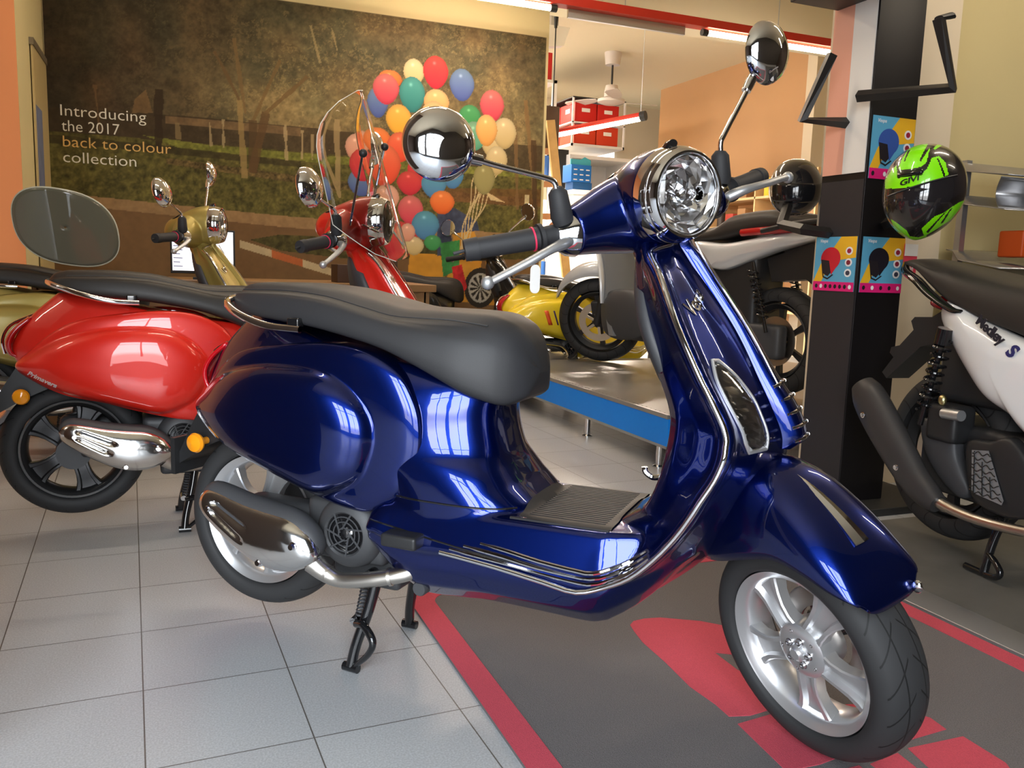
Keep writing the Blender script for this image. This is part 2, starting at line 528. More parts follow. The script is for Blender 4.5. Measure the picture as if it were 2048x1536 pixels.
def make_mural():
    x0, x1, z0, z1 = -.715, 2.80, .25, 2.69
    nx, nz = 640, 444
    xs = np.linspace(x0, x1, nx); zs = np.linspace(z0, z1, nz)
    X, Z = np.meshgrid(xs, zs)
    col = np.zeros((nz, nx, 3))
    L = np.clip((X + .7) / 1.6, 0, 1)
    def fbm(X, Z, s, seed):
        t_ = 0
        for k_, w_ in ((1, .40), (2.1, .33), (4.3, .27)):
            a_ = .7 * k_ + seed
            t_ = t_ + w_ * vnoise(X * math.cos(a_) - Z * math.sin(a_) + 5, X * math.sin(a_) + Z * math.cos(a_) + 5, s * k_ * .6, seed + int(k_ * 3))
        return t_
    # foliage
    n = fbm(X, Z, 3, 1) * .36 + fbm(X, Z, 12, 2) * .36 + fbm(X, Z, 45, 3) * .50
    base = np.array([58, 47, 33])[None, None] * (1 - L[..., None]) + np.array([92, 82, 56])[None, None] * L[..., None]
    tint = vnoise(X, Z, 5, 9)[..., None]
    col[:] = base * (.38 + 1.02 * n[..., None]) * (1 + (tint - .5) * np.array([.25, .12, .05]))
    sp = (fbm(X, Z, 90, 5) > .60) & (fbm(X, Z, 7, 6) > .47)
    col[sp] = col[sp] * .6 + np.array([150, 130, 85]) * .4 * (.4 + .6 * L[sp][:, None])
    glow = np.exp(-((X - .8) / .55) ** 2 - ((Z - 1.95) / .22) ** 2) + .7 * np.exp(-((X - 2.55) / .3) ** 2 - ((Z - 2.0) / .3) ** 2)
    col += glow[..., None] * np.array([44, 36, 22]) * (.4 + n[..., None])

    def fill(poly, c, a=1.0, nz_=.18, s=30):
        m_ = in_poly(X, Z, poly)
        k = 1 + (fbm(X, Z, s, 11) - .5)[..., None] * nz_ * 2.6
        col[m_] = (col * (1 - a) + np.array(c) * k * a)[m_]
    fill([(-.72, 1.83), (.2, 1.85), (1.26, 1.84), (2.81, 1.86), (2.81, 1.64), (-.72, 1.62)], (62, 50, 34), .75)
    fill([(.0, 1.84), (.9, 1.84), (.9, 1.78), (.0, 1.79)], (150, 118, 80), .5)
    fill([(-.21, 1.84), (-.19, 1.93), (-.12, 2.0), (-.08, 1.85)], (128, 98, 62), .6)
    fill([(-.72, 1.68), (.9, 1.67), (2.81, 1.66), (2.81, 1.14), (.75, 1.2), (-.72, 1.28)], (88, 82, 40), .9, .4, 45)
    fill([(-.15, 1.70), (.25, 1.67), (1.1, 1.66), (2.81, 1.66), (2.81, 1.60), (1.1, 1.60), (.1, 1.63)], (112, 112, 48), .9, .3, 40)
    fill([(-.72, 1.66), (.0, 1.64), (.9, 1.60), (.9, 1.56), (-.3, 1.60), (-.72, 1.60)], (52, 44, 28), .6)
    fill([(.0, 1.56), (1.2, 1.48), (2.81, 1.44), (2.81, 1.36), (1.2, 1.42), (.0, 1.52)], (96, 78, 48), .8, .6, 60)
    fill([(1.95, 1.48), (2.81, 1.52), (2.81, 1.38), (1.95, 1.38)], (108, 70, 40), .6)
    # kerb and road
    fill([(-.72, 1.29), (.75, 1.21), (2.81, 1.15), (2.81, .25), (-.72, .25)], (112, 84, 54), 1, .06, 20)
    fill([(-.72, 1.29), (.75, 1.21), (2.81, 1.15), (2.81, 1.05), (.75, 1.13), (-.72, 1.22)], (142, 112, 76), 1, .1)
    fill([(.54, 1.03), (.75, 1.075), (2.81, 1.04), (2.81, .96), (1.2, .92), (.75, .96)], (72, 66, 36), 1, .3, 40)
    for k in range(6):
        a = .47 + k * .22; za = 1.025 - k * .062
        fill([(a, za), (a + .22, za - .062), (a + .22, za - .115), (a, za - .055)], (178, 158, 122) if k % 2 == 0 else (168, 92, 52), 1, .05)
    # trunks
    for (a, b), w_, c in [(((.48, 1.99), (.51, 1.46)), .022, (150, 125, 78)), (((.57, 1.86), (.57, 1.5)), .03, (84, 64, 40)), (((.66, 1.92), (.56, 1.5)), .028, (92, 68, 42)), (((.28, 1.82), (.29, 1.66)), .010, (165, 145, 105)), (((.37, 1.85), (.37, 1.66)), .008, (165, 145, 105)),
                        (((.79, 1.85), (.8, 1.60)), .011, (175, 152, 110)), (((.91, 1.82), (.91, 1.62)), .011, (175, 152, 110)), (((.98, 1.8), (.98, 1.62)), .010, (165, 142, 100)), (((.07, 1.8), (.08, 1.69)), .014, (130, 110, 74)), (((1.16, 1.92), (1.17, 1.36)), .020, (165, 140, 98)), (((1.09, 1.7), (1.09, 1.52)), .012, (140, 118, 80)),
                        (((.48, 1.99), (.32, 2.3)), .012, (104, 80, 50)), (((.57, 1.86), (.76, 2.29)), .014, (116, 92, 56)), (((.65, 1.91), (.95, 2.2)), .012, (110, 86, 52)), (((.52, 1.9), (.45, 2.4)), .012, (120, 96, 60)), (((-.43, 2.0), (-.41, 1.71)), .008, (108, 82, 52)), (((-.04, 2.01), (-.05, 1.60)), .026, (50, 38, 26)), (((2.64, 2.2), (2.74, 1.5)), .018, (128, 98, 60)), (((2.56, 2.0), (2.6, 1.35)), .014, (120, 92, 58)), (((2.72, 1.9), (2.76, 1.2)), .02, (70, 52, 34)), (((.97, 2.55), (1.04, 2.30)), .007, (150, 132, 90)), (((1.12, 2.55), (1.16, 2.4)), .006, (150, 132, 90))]:
        d = np.array(b) - np.array(a); Ld = np.hypot(*d); d = d / Ld
        t = (X - a[0]) * d[0] + (Z - a[1]) * d[1]
        off = np.abs(-(X - a[0]) * d[1] + (Z - a[1]) * d[0]) + .012 * (vnoise(X, Z, 14, 21) - .5)
        m_ = (t > 0) & (t < Ld) & (off < w_)
        col[m_] = col[m_] * .25 + np.array(c) * .75
    fill([(2.37, 1.41), (2.32, 1.48), (2.49, 1.4)], (190, 165, 120))
    fill([(2.66, 1.47), (2.70, 1.47), (2.70, 1.38), (2.66, 1.38)], (190, 172, 130))
    # figure and scooter in the print
    fill([(2.04, 1.24), (2.13, 1.30), (2.24, 1.16), (2.31, .96), (2.29, .78), (2.32, .80), (2.44, .58), (2.02, .62), (2.02, .80), (2.09, .96)], (190, 135, 50), 1, .12, 12)
    fill([(1.72, .98), (1.96, .97), (2.05, .85), (1.92, .72), (1.70, .78)], (196, 138, 48), 1, .1, 12)
    r_ = np.hypot(X - 2.30, (Z - .72) * .85)
    col[r_ < .135] = (46, 40, 34); col[(r_ < .10) & (r_ > .085)] = (150, 145, 135)
    sp = (r_ < .09) & (np.sin(np.arctan2(Z - .72, X - 2.3) * 11) > .1); col[sp] = (158, 152, 140)
    fill([(1.93, 1.34), (2.08, 1.33), (2.26, 1.24), (2.28, 1.17), (2.13, 1.15), (2.05, 1.13), (2.06, .98), (1.94, .96)], (66, 72, 92), 1, .25, 18)
    fill([(1.96, 1.06), (2.12, 1.09), (2.12, .86), (1.99, .80)], (62, 128, 68), 1, .15)
    fill([(2.06, .88), (2.14, .90), (2.19, .72), (2.10, .62)], (178, 44, 44), 1)
    # balloons and strings
    for k in range(7):
        xs_ = 2.24 + .03 * k; a = np.array([xs_, 1.62]); b = np.array([2.12 + .006 * k, 1.02])
        d = b - a; Ld = np.hypot(*d); d /= Ld
        t = (X - a[0]) * d[0] + (Z - a[1]) * d[1]; off = np.abs(-(X - a[0]) * d[1] + (Z - a[1]) * d[0] + .012 * np.sin(t * 18 + k))
        col[(t > 0) & (t < Ld) & (off < .0045)] = (188, 165, 118)
    for (bx, bz, rx, rz, c) in BAL:
        u = (X - bx) / rx; v = (Z - bz) / rz
        uu = u * (1 + .22 * np.clip(-v, 0, 1))
        m_ = uu * uu + v * v < 1
        tt = np.clip((v + 1) / 2, 0, 1)[..., None]
        c0 = np.array(BC[c][0]); c1 = np.array(BC[c][1])
        cc = c1 * (1 - tt) + c0 * tt
        hl = np.exp(-(((u + .12) / .12) ** 2 + ((v - .55) / .1) ** 2))[..., None] * 50
        edge = (1 - .16 * np.clip((uu * uu + v * v), 0, 1) ** 3)[..., None]
        col[m_] = (cc * edge + hl)[m_]
    s = np.clip(col, 0, 255) / 255
    lin = np.where(s <= .04045, s / 12.92, ((s + .055) / 1.055) ** 2.4)
    me = bpy.data.meshes.new('mural')
    vs = np.stack([X.ravel(), np.full(X.size, 6.434), Z.ravel()], 1)
    idx = np.arange(nx * nz).reshape(nz, nx)
    q = np.stack([idx[:-1, :-1], idx[:-1, 1:], idx[1:, 1:], idx[1:, :-1]], -1).reshape(-1, 4)
    me.vertices.add(len(vs)); me.vertices.foreach_set('co', vs.ravel().astype(np.float32))
    me.loops.add(q.size); me.loops.foreach_set('vertex_index', q.ravel().astype(np.int32))
    me.polygons.add(len(q)); me.polygons.foreach_set('loop_start', np.arange(0, q.size, 4, dtype=np.int32))
    me.update(calc_edges=True)
    ca = me.color_attributes.new('print', 'FLOAT_COLOR', 'POINT')
    ca.data.foreach_set('color', np.concatenate([lin.reshape(-1, 3), np.ones((nx * nz, 1))], 1).ravel().astype(np.float32))
    m = mat('mural_print', (1, 1, 1), rough=.75, spec=.2)
    nt = m.node_tree; a = nt.nodes.new('ShaderNodeAttribute'); a.attribute_name = 'print'
    nt.links.new(a.outputs['Color'], nt.nodes['Principled BSDF'].inputs['Base Color'])
    me.materials.append(m)
    o = obj('mural', me)
    tag(o, 'wall-size printed mural of park trees and a cluster of balloons', 'mural')
    b = MB().box(x0 - .004, x1 + .004, 6.4345, 6.4405, z0, z1 + .004).build('backing_board', mat('mural_edge', (.35, .28, .15), .7), o, smooth=False)
    wt = mat('print_white', srgb(222, 216, 198), .5); gd = mat('print_gold', srgb(214, 168, 88), .5)
    for txt, zb, wd, mm, x_ in [('Introducing', 1.785, .515, wt, -.638), ('the 2017', 1.688, .345, wt, -.634), ('back to colour', 1.588, .66, gd, -.630), ('collection', 1.488, .44, wt, -.632)]:
        vs_, fs_ = text_mb(txt, .10, .0004, -.0006)
        mx = max(v.x for v in vs_); mn = min(v.x for v in vs_)
        k = wd / (mx - mn)
        MB().add([Vector((x_ + (v.x - mn) * k, 6.4325 - v.z, zb + v.y * 1.02)) for v in vs_], fs_).build('slogan_line', mm, o, smooth=False)
    return o


make_mural()

# ------------------------------------------------------------------ banner on the return wall
t = root('roll_up_banner', (-.715, 6.02, 0), 0, 'narrow pale roll-up banner with blue print standing against the left wall beside the mural', 'banner')
MB().box(0, .012, -.22, .36, .10, 2.10).build('banner_sheet', mat('banner_print', srgb(190, 170, 120), .5, noise=(4, .06)), t, smooth=False)
MB().box(-.006, .018, -.23, .37, 2.08, 2.12).build('top_bar', mat('banner_bar', (.18, .15, .1), .4), t, smooth=False)
MB().box(.012, .0135, -.20, .05, 1.20, 1.75).build('printed_picture', mat('banner_blue', srgb(110, 120, 150), .5, noise=(9, .4)), t, smooth=False)
MB().box(-.02, .06, -.23, .37, 0, .10, bev=.01).build('banner_base', M_alu, t)

# ------------------------------------------------------------------ fluorescent rail on the ceiling
M_railred = mat('red_rail', srgb(190, 45, 30), .4)
M_tube = mat('lit_tube', (1, 1, 1), .4, emit=(1.0, .83, .64), es=26)
M_tube2 = mat('lit_tube_far', (1, 1, 1), .4, emit=(1.0, .80, .66), es=16)


def lamp_light(parent, loc, L, power):
    d = bpy.data.lights.new('lamp_light', 'AREA'); d.shape = 'RECTANGLE'; d.size = L; d.size_y = .05; d.energy = power; d.color = (1.0, .86, .72)
    o = bpy.data.objects.new('lamp_light', d); C.objects.link(o); o.parent = parent; o.location = loc
    return o


def strip_light(name, x0, x1, y, z, label, axis='x', hang=None, tube=M_tube, rr=.021):
    t = root(name, (0, 0, 0), 0, label, 'light', None)
    t.location = ((x0 + x1) / 2, y, z)
    L = (x1 - x0) / 2
    MB().tube([(-L, 0, 0), (L, 0, 0)], rr, 16).build('tube', tube, t)
    for s in (-1, 1):
        MB().tube([(s * L, 0, 0), (s * (L + .05), 0, 0)], rr * 1.25, 16).build('end_cap', M_dark, t)
    lamp_light(t, (0, 0, -rr - .01), 2 * L, 20 * L)
    return t


ry = 5.9
rail = MB().box(1.0, 6.2, ry - .05, ry + .05, 2.775, 2.835).build('light_rail', M_railred)
tag(rail, 'long red lighting rail hung under the ceiling in front of the back room', 'light rail')
MB().box(2.75, 3.75, ry + .03, ry + .055, 2.715, 2.775).build('perforated_side', M_alu, rail, smooth=False)
for xh in (1.6, 3.2, 4.6, 6.0):
    MB().tube([(xh, ry, 2.83), (xh, ry, CEIL)], .004, 6).build('hanger_wire', M_alu, rail)
strip_light('fluorescent_lamp', 1.42, 2.58, ry - .02, 2.745, 'lit fluorescent tube at the left end of the red rail above the mural')
strip_light('fluorescent_lamp', 3.92, 4.48, ry - .02, 2.740, 'lit fluorescent tube on the red rail left of the upper chrome mirror')
strip_light('fluorescent_lamp', 4.60, 5.22, ry - .02, 2.735, 'lit fluorescent tube on the red rail next to the display column')
# beam in front of the back room
struct(MB().box(2.83, 8.9, 6.55, 6.95, 3.02, CEIL).build('trim_1', M_ceil, smooth=False))
# hanging lamp in the back room
t = root('pendant_lamp', (3.95, 7.2, 2.24), 0, 'lit tube lamp in a red holder hanging on cords in the back room', 'light')
a, b = Vector((-.75, .95, -.13)), Vector((.08, -.16, .03))
MB().tube([a + Vector((0, 0, .0)), b], .022, 16).build('tube', M_tube2, t)
lamp_light(t, (0, 0, -.3), .9, 110)
MB().tube([a + Vector((0, 0, .035)), b + Vector((.0, 0, .035))], .024, 14).build('holder', M_railred, t)
MB().tube([b + Vector((0, 0, .02)), b + (b - a).normalized() * .05 + Vector((0, 0, .02))], .044, 20).build('end_cap', M_dark, t)
MB().tube([b + Vector((0, 0, .04)), (b.x, b.y, CEIL - 2.24)], .0025, 6).build('hanger_wire', M_alu, t)
MB().tube([a * .62 + Vector((0, 0, .03)), (a.x * .62, a.y * .62, .93)], .007, 8).build('power_cord', M_dark, t)
MB().tube([(a.x * .62, a.y * .62, .93), (a.x * .62, a.y * .62, 1.03)], [.014, .022], 10).build('cord_grip', M_dark, t)

# ceiling fan
M_fan = mat('fan_white', srgb(205, 195, 185), .45)
t = root('ceiling_fan', (4.86, 9.2, CEIL), 0, 'pale ceiling fan hanging in the back room', 'fan')
MB().lathe([(.0001, 0), (.10, 0), (.085, -.14), (.0001, -.14)], 28).build('canopy', M_fan, t)
MB().tube([(0, 0, -.12), (0, 0, -.42)], .012, 10).build('down_rod', M_dark, t)
MB().lathe([(.0001, -.36), (.07, -.37), (.085, -.45), (.085, -.50), (.16, -.53), (.16, -.56), (.09, -.585), (.0001, -.59)], 32).build('motor', M_fan, t)
for k in range(3):
    Mz = Matrix.Rotation(R(-10 + 120 * k), 4, 'Z') @ Matrix.Rotation(R(12), 4, 'X')
    b = MB()
    A = [(.12, .03), (.22, .06), (.40, .075), (.56, .075), (.60, .05)]
    b.prism([(x, y) for x, y in A] + [(x, -y) for x, y in A[::-1]], -.55, -.542, Mz)
    b.build('blade', M_fan, t)

# ------------------------------------------------------------------ back room shelves and goods
M_white = mat('white_laminate', (.82, .80, .77), .5)
M_boxred = mat('red_carton', srgb(200, 30, 25), .5)
M_boxred2 = mat('orange_red_carton', srgb(205, 60, 30), .5)
M_wt = mat('label_white', (.85, .83, .80), .5)


def carton(x0, x1, y0, y1, z0, z1, label, group, m=M_boxred, word=None, side=False):
    cx, cy = (x0 + x1) / 2, (y0 + y1) / 2
    o = MB().box(x0, x1, y0, y1, z0, z1, bev=.004).build('carton', m)
    tag(o, label, 'box', group)
    b = MB()
    h = z1 - z0
    b.box(cx - .055, cx + .055, y0 - .002, y0 + .001, z0 + h * .52, z0 + h * .72)
    b.build('label_panel', M_wt, o, smooth=False)
    b = MB()
    b.box(x0 - .002, x0 + .001, cy - .06, cy + .06, z0 + h * .50, z0 + h * .74)
    b.build('side_label', M_wt, o, smooth=False)
    return o


sh = root('hanging_shelf', (4.94, 10.0, 2.30), 0, 'white wall shelf carrying red cartons under the back room ceiling', 'shelf')
MB().box(-.42, .30, -.48, 1.15, .06, .09).build('shelf_board', M_white, sh, smooth=False)
MB().box(-.42, .30, -.48, 1.15, .33, .345).build('shelf_board', M_white, sh, smooth=False)
MB().box(-.42, .30, -.48, 1.15, .62, .635).build('shelf_board', M_dark, sh, smooth=False)
for sx, sy in ((-.42, -.48), (.28, -.48), (.28, 1.1)):
    MB().box(sx, sx + .02, sy, sy + .02, .06, .62).build('upright', M_white, sh, smooth=False)
for r_, (zz, m, w_) in enumerate([(2.652, M_boxred, 'upper'), (2.395, M_boxred2, 'lower')]):
    for k in range(2):
        x0 = 4.56 + k * .305
        carton(x0, x0 + .29, 9.54, 9.95, zz, zz + .22, ['left', 'right'][k] + ' red carton with a small white label on the ' + w_ + ' hanging shelf', None, m)
    for k in range(3):
        y0 = 9.97 + k * .37
        carton(4.56, 4.85, y0, y0 + .35, zz, zz + .22, ['nearest', 'middle', 'farthest'][k] + ' of the red cartons along the left side of the ' + w_ + ' hanging shelf', None, m)

# rack on the left of the back room seen past the mural edge
rk = root('storage_rack', (3.3, 8.6, 0), 0, 'tall white storage rack with red cartons behind the wooden ladder', 'shelf')
for z in (.25, .75, 1.25, 1.75, 2.2, 2.72):
    MB().box(-.10, .34, -.55, .55, z, z + .03).build('shelf_board', M_white, rk, smooth=False)
for sx in (-.10, .30):
    for sy in (-.55, .51):
        MB().box(sx, sx + .04, sy, sy + .04, 0, 2.75).build('upright', M_white, rk, smooth=False)
MB().box(-.10, .34, .50, .52, .25, 2.62).build('back_panel', M_white, rk, smooth=False)
names = ['left red carton on the top of the tall white rack', 'right red carton on the top of the tall white rack']
carton(3.36, 3.60, 8.1, 8.5, 2.76, 3.02, 'red carton on top of the tall white rack beside the mural edge', None)
tag(MB().box(3.46, 3.60, 8.12, 8.4, 2.24, 2.46, bev=.004).build('carton', M_boxred), 'red carton on the upper shelf of the tall rack behind the ladder', 'box')
tag(MB().box(3.26, 3.42, 8.12, 8.4, 2.24, 2.44, bev=.004).build('carton', M_wt), 'white carton on the upper shelf of the tall rack behind the ladder', 'box')
bcols = [(M_boxred, 'red'), (M_wt, 'white'), (mat('kraft', srgb(150, 115, 75), .7), 'brown'), (mat('blue_box', srgb(40, 90, 160), .5), 'blue')]
k = 0
zn = {.28: 'lowest', .78: 'second lowest', 1.28: 'middle', 1.78: 'second highest'}
for z in (.28, .78, 1.28, 1.78):
    pn = ['at the left', 'at the right']
    for i in range(2):
        m, cn = bcols[(k * 5 + i * 3 + 1) % 4]
        h_ = .18 + .06 * ((k * 7) % 3)
        tag(MB().box(3.25 + i * .19, 3.25 + i * .19 + .165, 8.1, 8.42, z, z + h_, bev=.004).build('carton', m), cn + ' carton ' + pn[i] + ' on the ' + zn[z] + ' shelf of the tall rack', 'box')
        k += 1
# dark cabinet top
tag(MB().box(3.02, 3.36, 7.35, 7.9, 1.98, 2.36, bev=.005).build('wall_cabinet', mat('dark_wood', srgb(70, 48, 26), .5, noise=(9, .3))), 'dark brown wall cabinet beside the edge of the mural', 'cabinet')
# white emergency lamp above
t = root('ceiling_spotlight', (3.55, 8.0, CEIL - .04), 0, 'white angular lamp under the ceiling above the red carton', 'light')
MB().prism([(-.18, -.12), (.16, -.12), (.10, -.30), (-.18, -.34)], -.05, .05, Matrix(((1, 0, 0, 0), (0, 0, 1, 0), (0, 1, 0, 0), (0, 0, 0, 1)))).build('lamp_body', M_wt, t)
MB().box(-.04, .04, -.04, .04, -.13, 0).build('bracket', M_alu, t)

# white wall unit
t = root('display_cabinet', (4.75, 9.75, 0), 0, 'white open display cabinet on the back room wall under the red cartons', 'cabinet')
for bx in [(-.30, .55, -.35, .3, 2.20, 2.24), (-.30, -.27, -.35, .3, 0, 2.2), (.52, .55, -.35, .3, 0, 2.2), (-.30, .55, .28, .3, 0, 2.2), (-.30, .55, -.35, .3, 1.62, 1.65), (-.30, .55, -.35, .3, .9, .93)]:
    MB().box(*bx).build('panel', M_white, t, smooth=False)
tag(MB().box(4.2, 4.48, 9.5, 9.52, 1.85, 2.30).build('picture_frame', M_dark), 'narrow dark frame at the left of the white display cabinet', 'frame')
# lit window of the back room
w = MB().box(5.9, 6.40, 11.93, 11.99, 1.2, 2.70).build('window_20', mat('bright_pane', (.9, .9, .95), .3, emit=(.95, .97, 1), es=2.2), smooth=False)
struct(w)
struct(MB().box(5.88, 6.42, 11.9, 12.0, 2.70, 2.78).build('window_21', M_dark, smooth=False))
# blue leaflet stand
t = root('leaflet_box', (4.32, 8.9, 1.78), R(4), 'blue and turquoise cardboard dispenser with rows of small white marks', 'box')
Mb = mat('card_blue', srgb(30, 110, 190), .5); Mt = mat('card_turquoise', srgb(70, 170, 185), .5)
MB().box(-.13, .13, -.08, .12, .08, .27, bev=.004).build('body', Mb, t)
MB().box(-.10, .15, -.07, .10, -.03, .08, bev=.004).build('base', mat('card_blue2', srgb(25, 85, 140), .5), t)
MB().prism([(-.13, .27), (.13, .27), (.13, .33), (.05, .36), (-.0, .33), (-.13, .33)], -.06, -.045, Matrix(((1, 0, 0, 0), (0, 0, 1, 0), (0, 1, 0, 0), (0, 0, 0, 1)))).build('header', Mt, t)
b = MB()
for i in range(3):
    for j in range(3):
        b.box(-.10 + i * .08, -.055 + i * .08, -.0825, -.079, .10 + j * .055, .112 + j * .055)
b.build('white_marks', M_wt, t, smooth=False)
# counter
t = root('counter', (4.85, 8.9, 0), 0, 'white counter in the back room carrying the blue dispenser', 'counter')
MB().box(-.75, .9, -.35, .35, 1.70, 1.75).build('top', M_white, t, smooth=False)
MB().box(-.72, .87, -.30, .33, 0, 1.70).build('body', M_white, t, smooth=False)

# ------------------------------------------------------------------ ladder
M_pine = mat('pine_wood', srgb(205, 165, 105), .6, noise=(14, .22))
t = root('wooden_ladder', (2.93, 6.95, 0), 0, 'tall pine ladder standing at the edge of the mural', 'ladder')
def bar(mb, a, b, w, h, up=(0, 1, 0)):
    a, b = Vector(a), Vector(b); z = (b - a); L = z.length; z.normalize(); y = Vector(up); x = y.cross(z).normalized(); y = z.cross(x)
    M = Matrix(((x.x, y.x, z.x, a.x), (x.y, y.y, z.y, a.y), (x.z, y.z, z.z, a.z), (0, 0, 0, 1)))
    return mb.box(-w / 2, w / 2, -h / 2, h / 2, 0, L, M)
LA = [(-.06, -.05, 0), (.20, -.33, 0)]
bar(MB(), (.36, -.30, 0), (.06, -.22, 2.12), .075, .03).build('side_rail', M_pine, t, smooth=False)
bar(MB(), (-.02, -.05, 0), (-.03, -.10, 2.12), .075, .03).build('side_rail', M_pine, t, smooth=False)
for k in range(7):
    z = .25 + k * .27; f = z / 2.12
    a = Vector((.36, -.30, 0)).lerp(Vector((.06, -.22, 2.12)), f); b = Vector((-.02, -.05, 0)).lerp(Vector((-.03, -.10, 2.12)), f)
    bar(MB(), a, b, .03, .05, up=(0, 0, 1)).build('rung', mat('rung_wood', srgb(150, 100, 60), .6), t, smooth=False)

# ------------------------------------------------------------------ raised display platform
t = root('display_platform', (2.06, 3.21, 0), 0, 'low silver display platform with a bright blue edge under the silver scooter', 'platform')
M_deck = mat('ribbed_aluminium', (.36, .35, .335), .32, metal=.7)
nt = M_deck.node_tree; b_ = nt.nodes['Principled BSDF']
tc = nt.nodes.new('ShaderNodeTexCoord'); wv = nt.nodes.new('ShaderNodeTexWave'); wv.inputs['Scale'].default_value = 30; wv.bands_direction = 'Y'
nt.links.new(tc.outputs['Object'], wv.inputs['Vector'])
bp = nt.nodes.new('ShaderNodeBump'); bp.inputs['Distance'].default_value = .0012; bp.inputs['Strength'].default_value = .5
nt.links.new(wv.outputs['Fac'], bp.inputs['Height']); nt.links.new(bp.outputs[0], b_.inputs['Normal'])
MB().box(0, 2.2, 0, 2.19, .235, .26).build('deck', M_deck, t, smooth=False)
M_sky = mat('blue_skirt', srgb(0, 142, 255), .45)
MB().box(-.006, .0, 0, 2.19, .118, .243).build('side_skirt', M_sky, t, smooth=False)
MB().box(-.006, 2.2, -.006, 0, .118, .243).build('side_skirt', M_sky, t, smooth=False)
MB().box(-.009, .0, 0, 2.19, .243, .262).build('edge_profile', M_alu, t, smooth=False)
MB().box(-.009, .0, 0, 2.19, .106, .118).build('edge_profile', M_alu, t, smooth=False)
b = MB()
b.box(.003, 2.19, .002, 2.18, .25, .2601)
for k in range(54):
    b.box(.018, .024, .03 + k * .04, .036 + k * .04, .26, .2612)
b.build('riveted_sheet', M_deck, t, smooth=False)
for x, y in [(.02, .83), (.02, .1), (.02, 2.1), (2.1, .1), (2.1, 2.1), (1.1, .83)]:
    MB().lathe([(.0001, 0), (.028, 0), (.028, .006), (.014, .012), (.0135, .235), (.0001, .235)], 24, Matrix.Translation((x, y, 0))).build('leg', M_chrome, t)

# ------------------------------------------------------------------ mat
def carpet(name, c, k=.5):
    m = mat(name, c, .95, noise=(420, k, 3), bump=(500, .8, .003))
    return m
M_carpet = carpet('grey_carpet', (.155, .142, .142), .55)
M_carpetred = carpet('red_carpet', (.60, .075, .11), .25)
mx0, mx1, my0, my1 = .575, 1.875, .30, 2.19
t = root('floor_mat', (mx0, my0, 0), 0, 'dark grey carpet mat with a red border and red letters under the blue scooter', 'mat')
W_, H_ = mx1 - mx0, my1 - my0


def rrect(x0, x1, y0, y1, r, n=8):
    P = []
    for cx, cy, a0 in [(x1 - r, y1 - r, 0), (x0 + r, y1 - r, 90), (x0 + r, y0 + r, 180), (x1 - r, y0 + r, 270)]:
        P += [(cx + r * math.cos(R(a0 + 90 * k / n)), cy + r * math.sin(R(a0 + 90 * k / n))) for k in range(n + 1)]
    return P


MB().prism(rrect(0, W_, 0, H_, .10), .001, .007).build('base', M_carpet, t, smooth=False)
o_ = rrect(0, W_, 0, H_, .10); i_ = rrect(.062, W_ - .062, .062, H_ - .062, .06)
MB().grid([[(x, y, .0075) for x, y in o_], [(x, y, .0085) for x, y in i_], [(x, y, .005) for x, y in i_]], cv=True).build('red_border', M_carpetred, t, smooth=False)
for poly in [[(1.056, 1.75), (1.065, 1.785), (1.085, 1.803), (1.12, 1.808), (1.163, 1.801), (1.251, 1.75), (1.33, 1.67), (1.43, 1.56), (1.36, 1.50), (1.282, 1.475), (1.239, 1.547), (1.179, 1.585), (1.177, 1.491), (1.21, 1.46), (1.29, 1.42), (1.22, 1.345), (1.145, 1.325), (1.079, 1.318), (1.035, 1.329), (1.037, 1.38), (1.029, 1.461), (1.04, 1.58), (1.044, 1.688)],
             [(1.034, 1.299), (1.149, 1.311), (1.215, 1.295), (1.21, 1.148), (1.094, 1.132), (1.019, 1.135)],
             [(1.30, 1.29), (1.37, 1.27), (1.43, 1.19), (1.424, 1.146), (1.317, 1.14), (1.27, 1.16)],
             [(1.294, 1.119), (1.434, 1.115), (1.432, 1.02), (1.393, .95), (1.256, .96)],
             [(1.184, 1.102), (1.262, 1.113), (1.245, .96), (1.184, .96)], [(1.02, 1.105), (1.16, 1.105), (1.16, .96), (1.02, .96)]]:
    MB().prism([(x - mx0, y - my0) for x, y in poly], .005, .0083).build('red_letter', M_carpetred, t, smooth=False)
# aluminium ramp strip and grey rubber floor on the right
o = MB().box(1.885, 2.0, -.5, 2.32, 0, .012, bev=.002).build('edge_strip', M_alu)
tag(o, 'brushed aluminium threshold strip along the right edge of the mat', 'floor strip')
M_con = mat('grey_floor_sheet', (.14, .135, .125), .45, noise=(7, .35, 6), bump=(60, .2, .002))
o = MB().box(2.0, 4.6, -.5, 2.32, 0, .008).build('floor_sheet', M_con, smooth=False)
tag(o, 'scuffed grey sheet flooring under the white scooter', 'floor sheet')

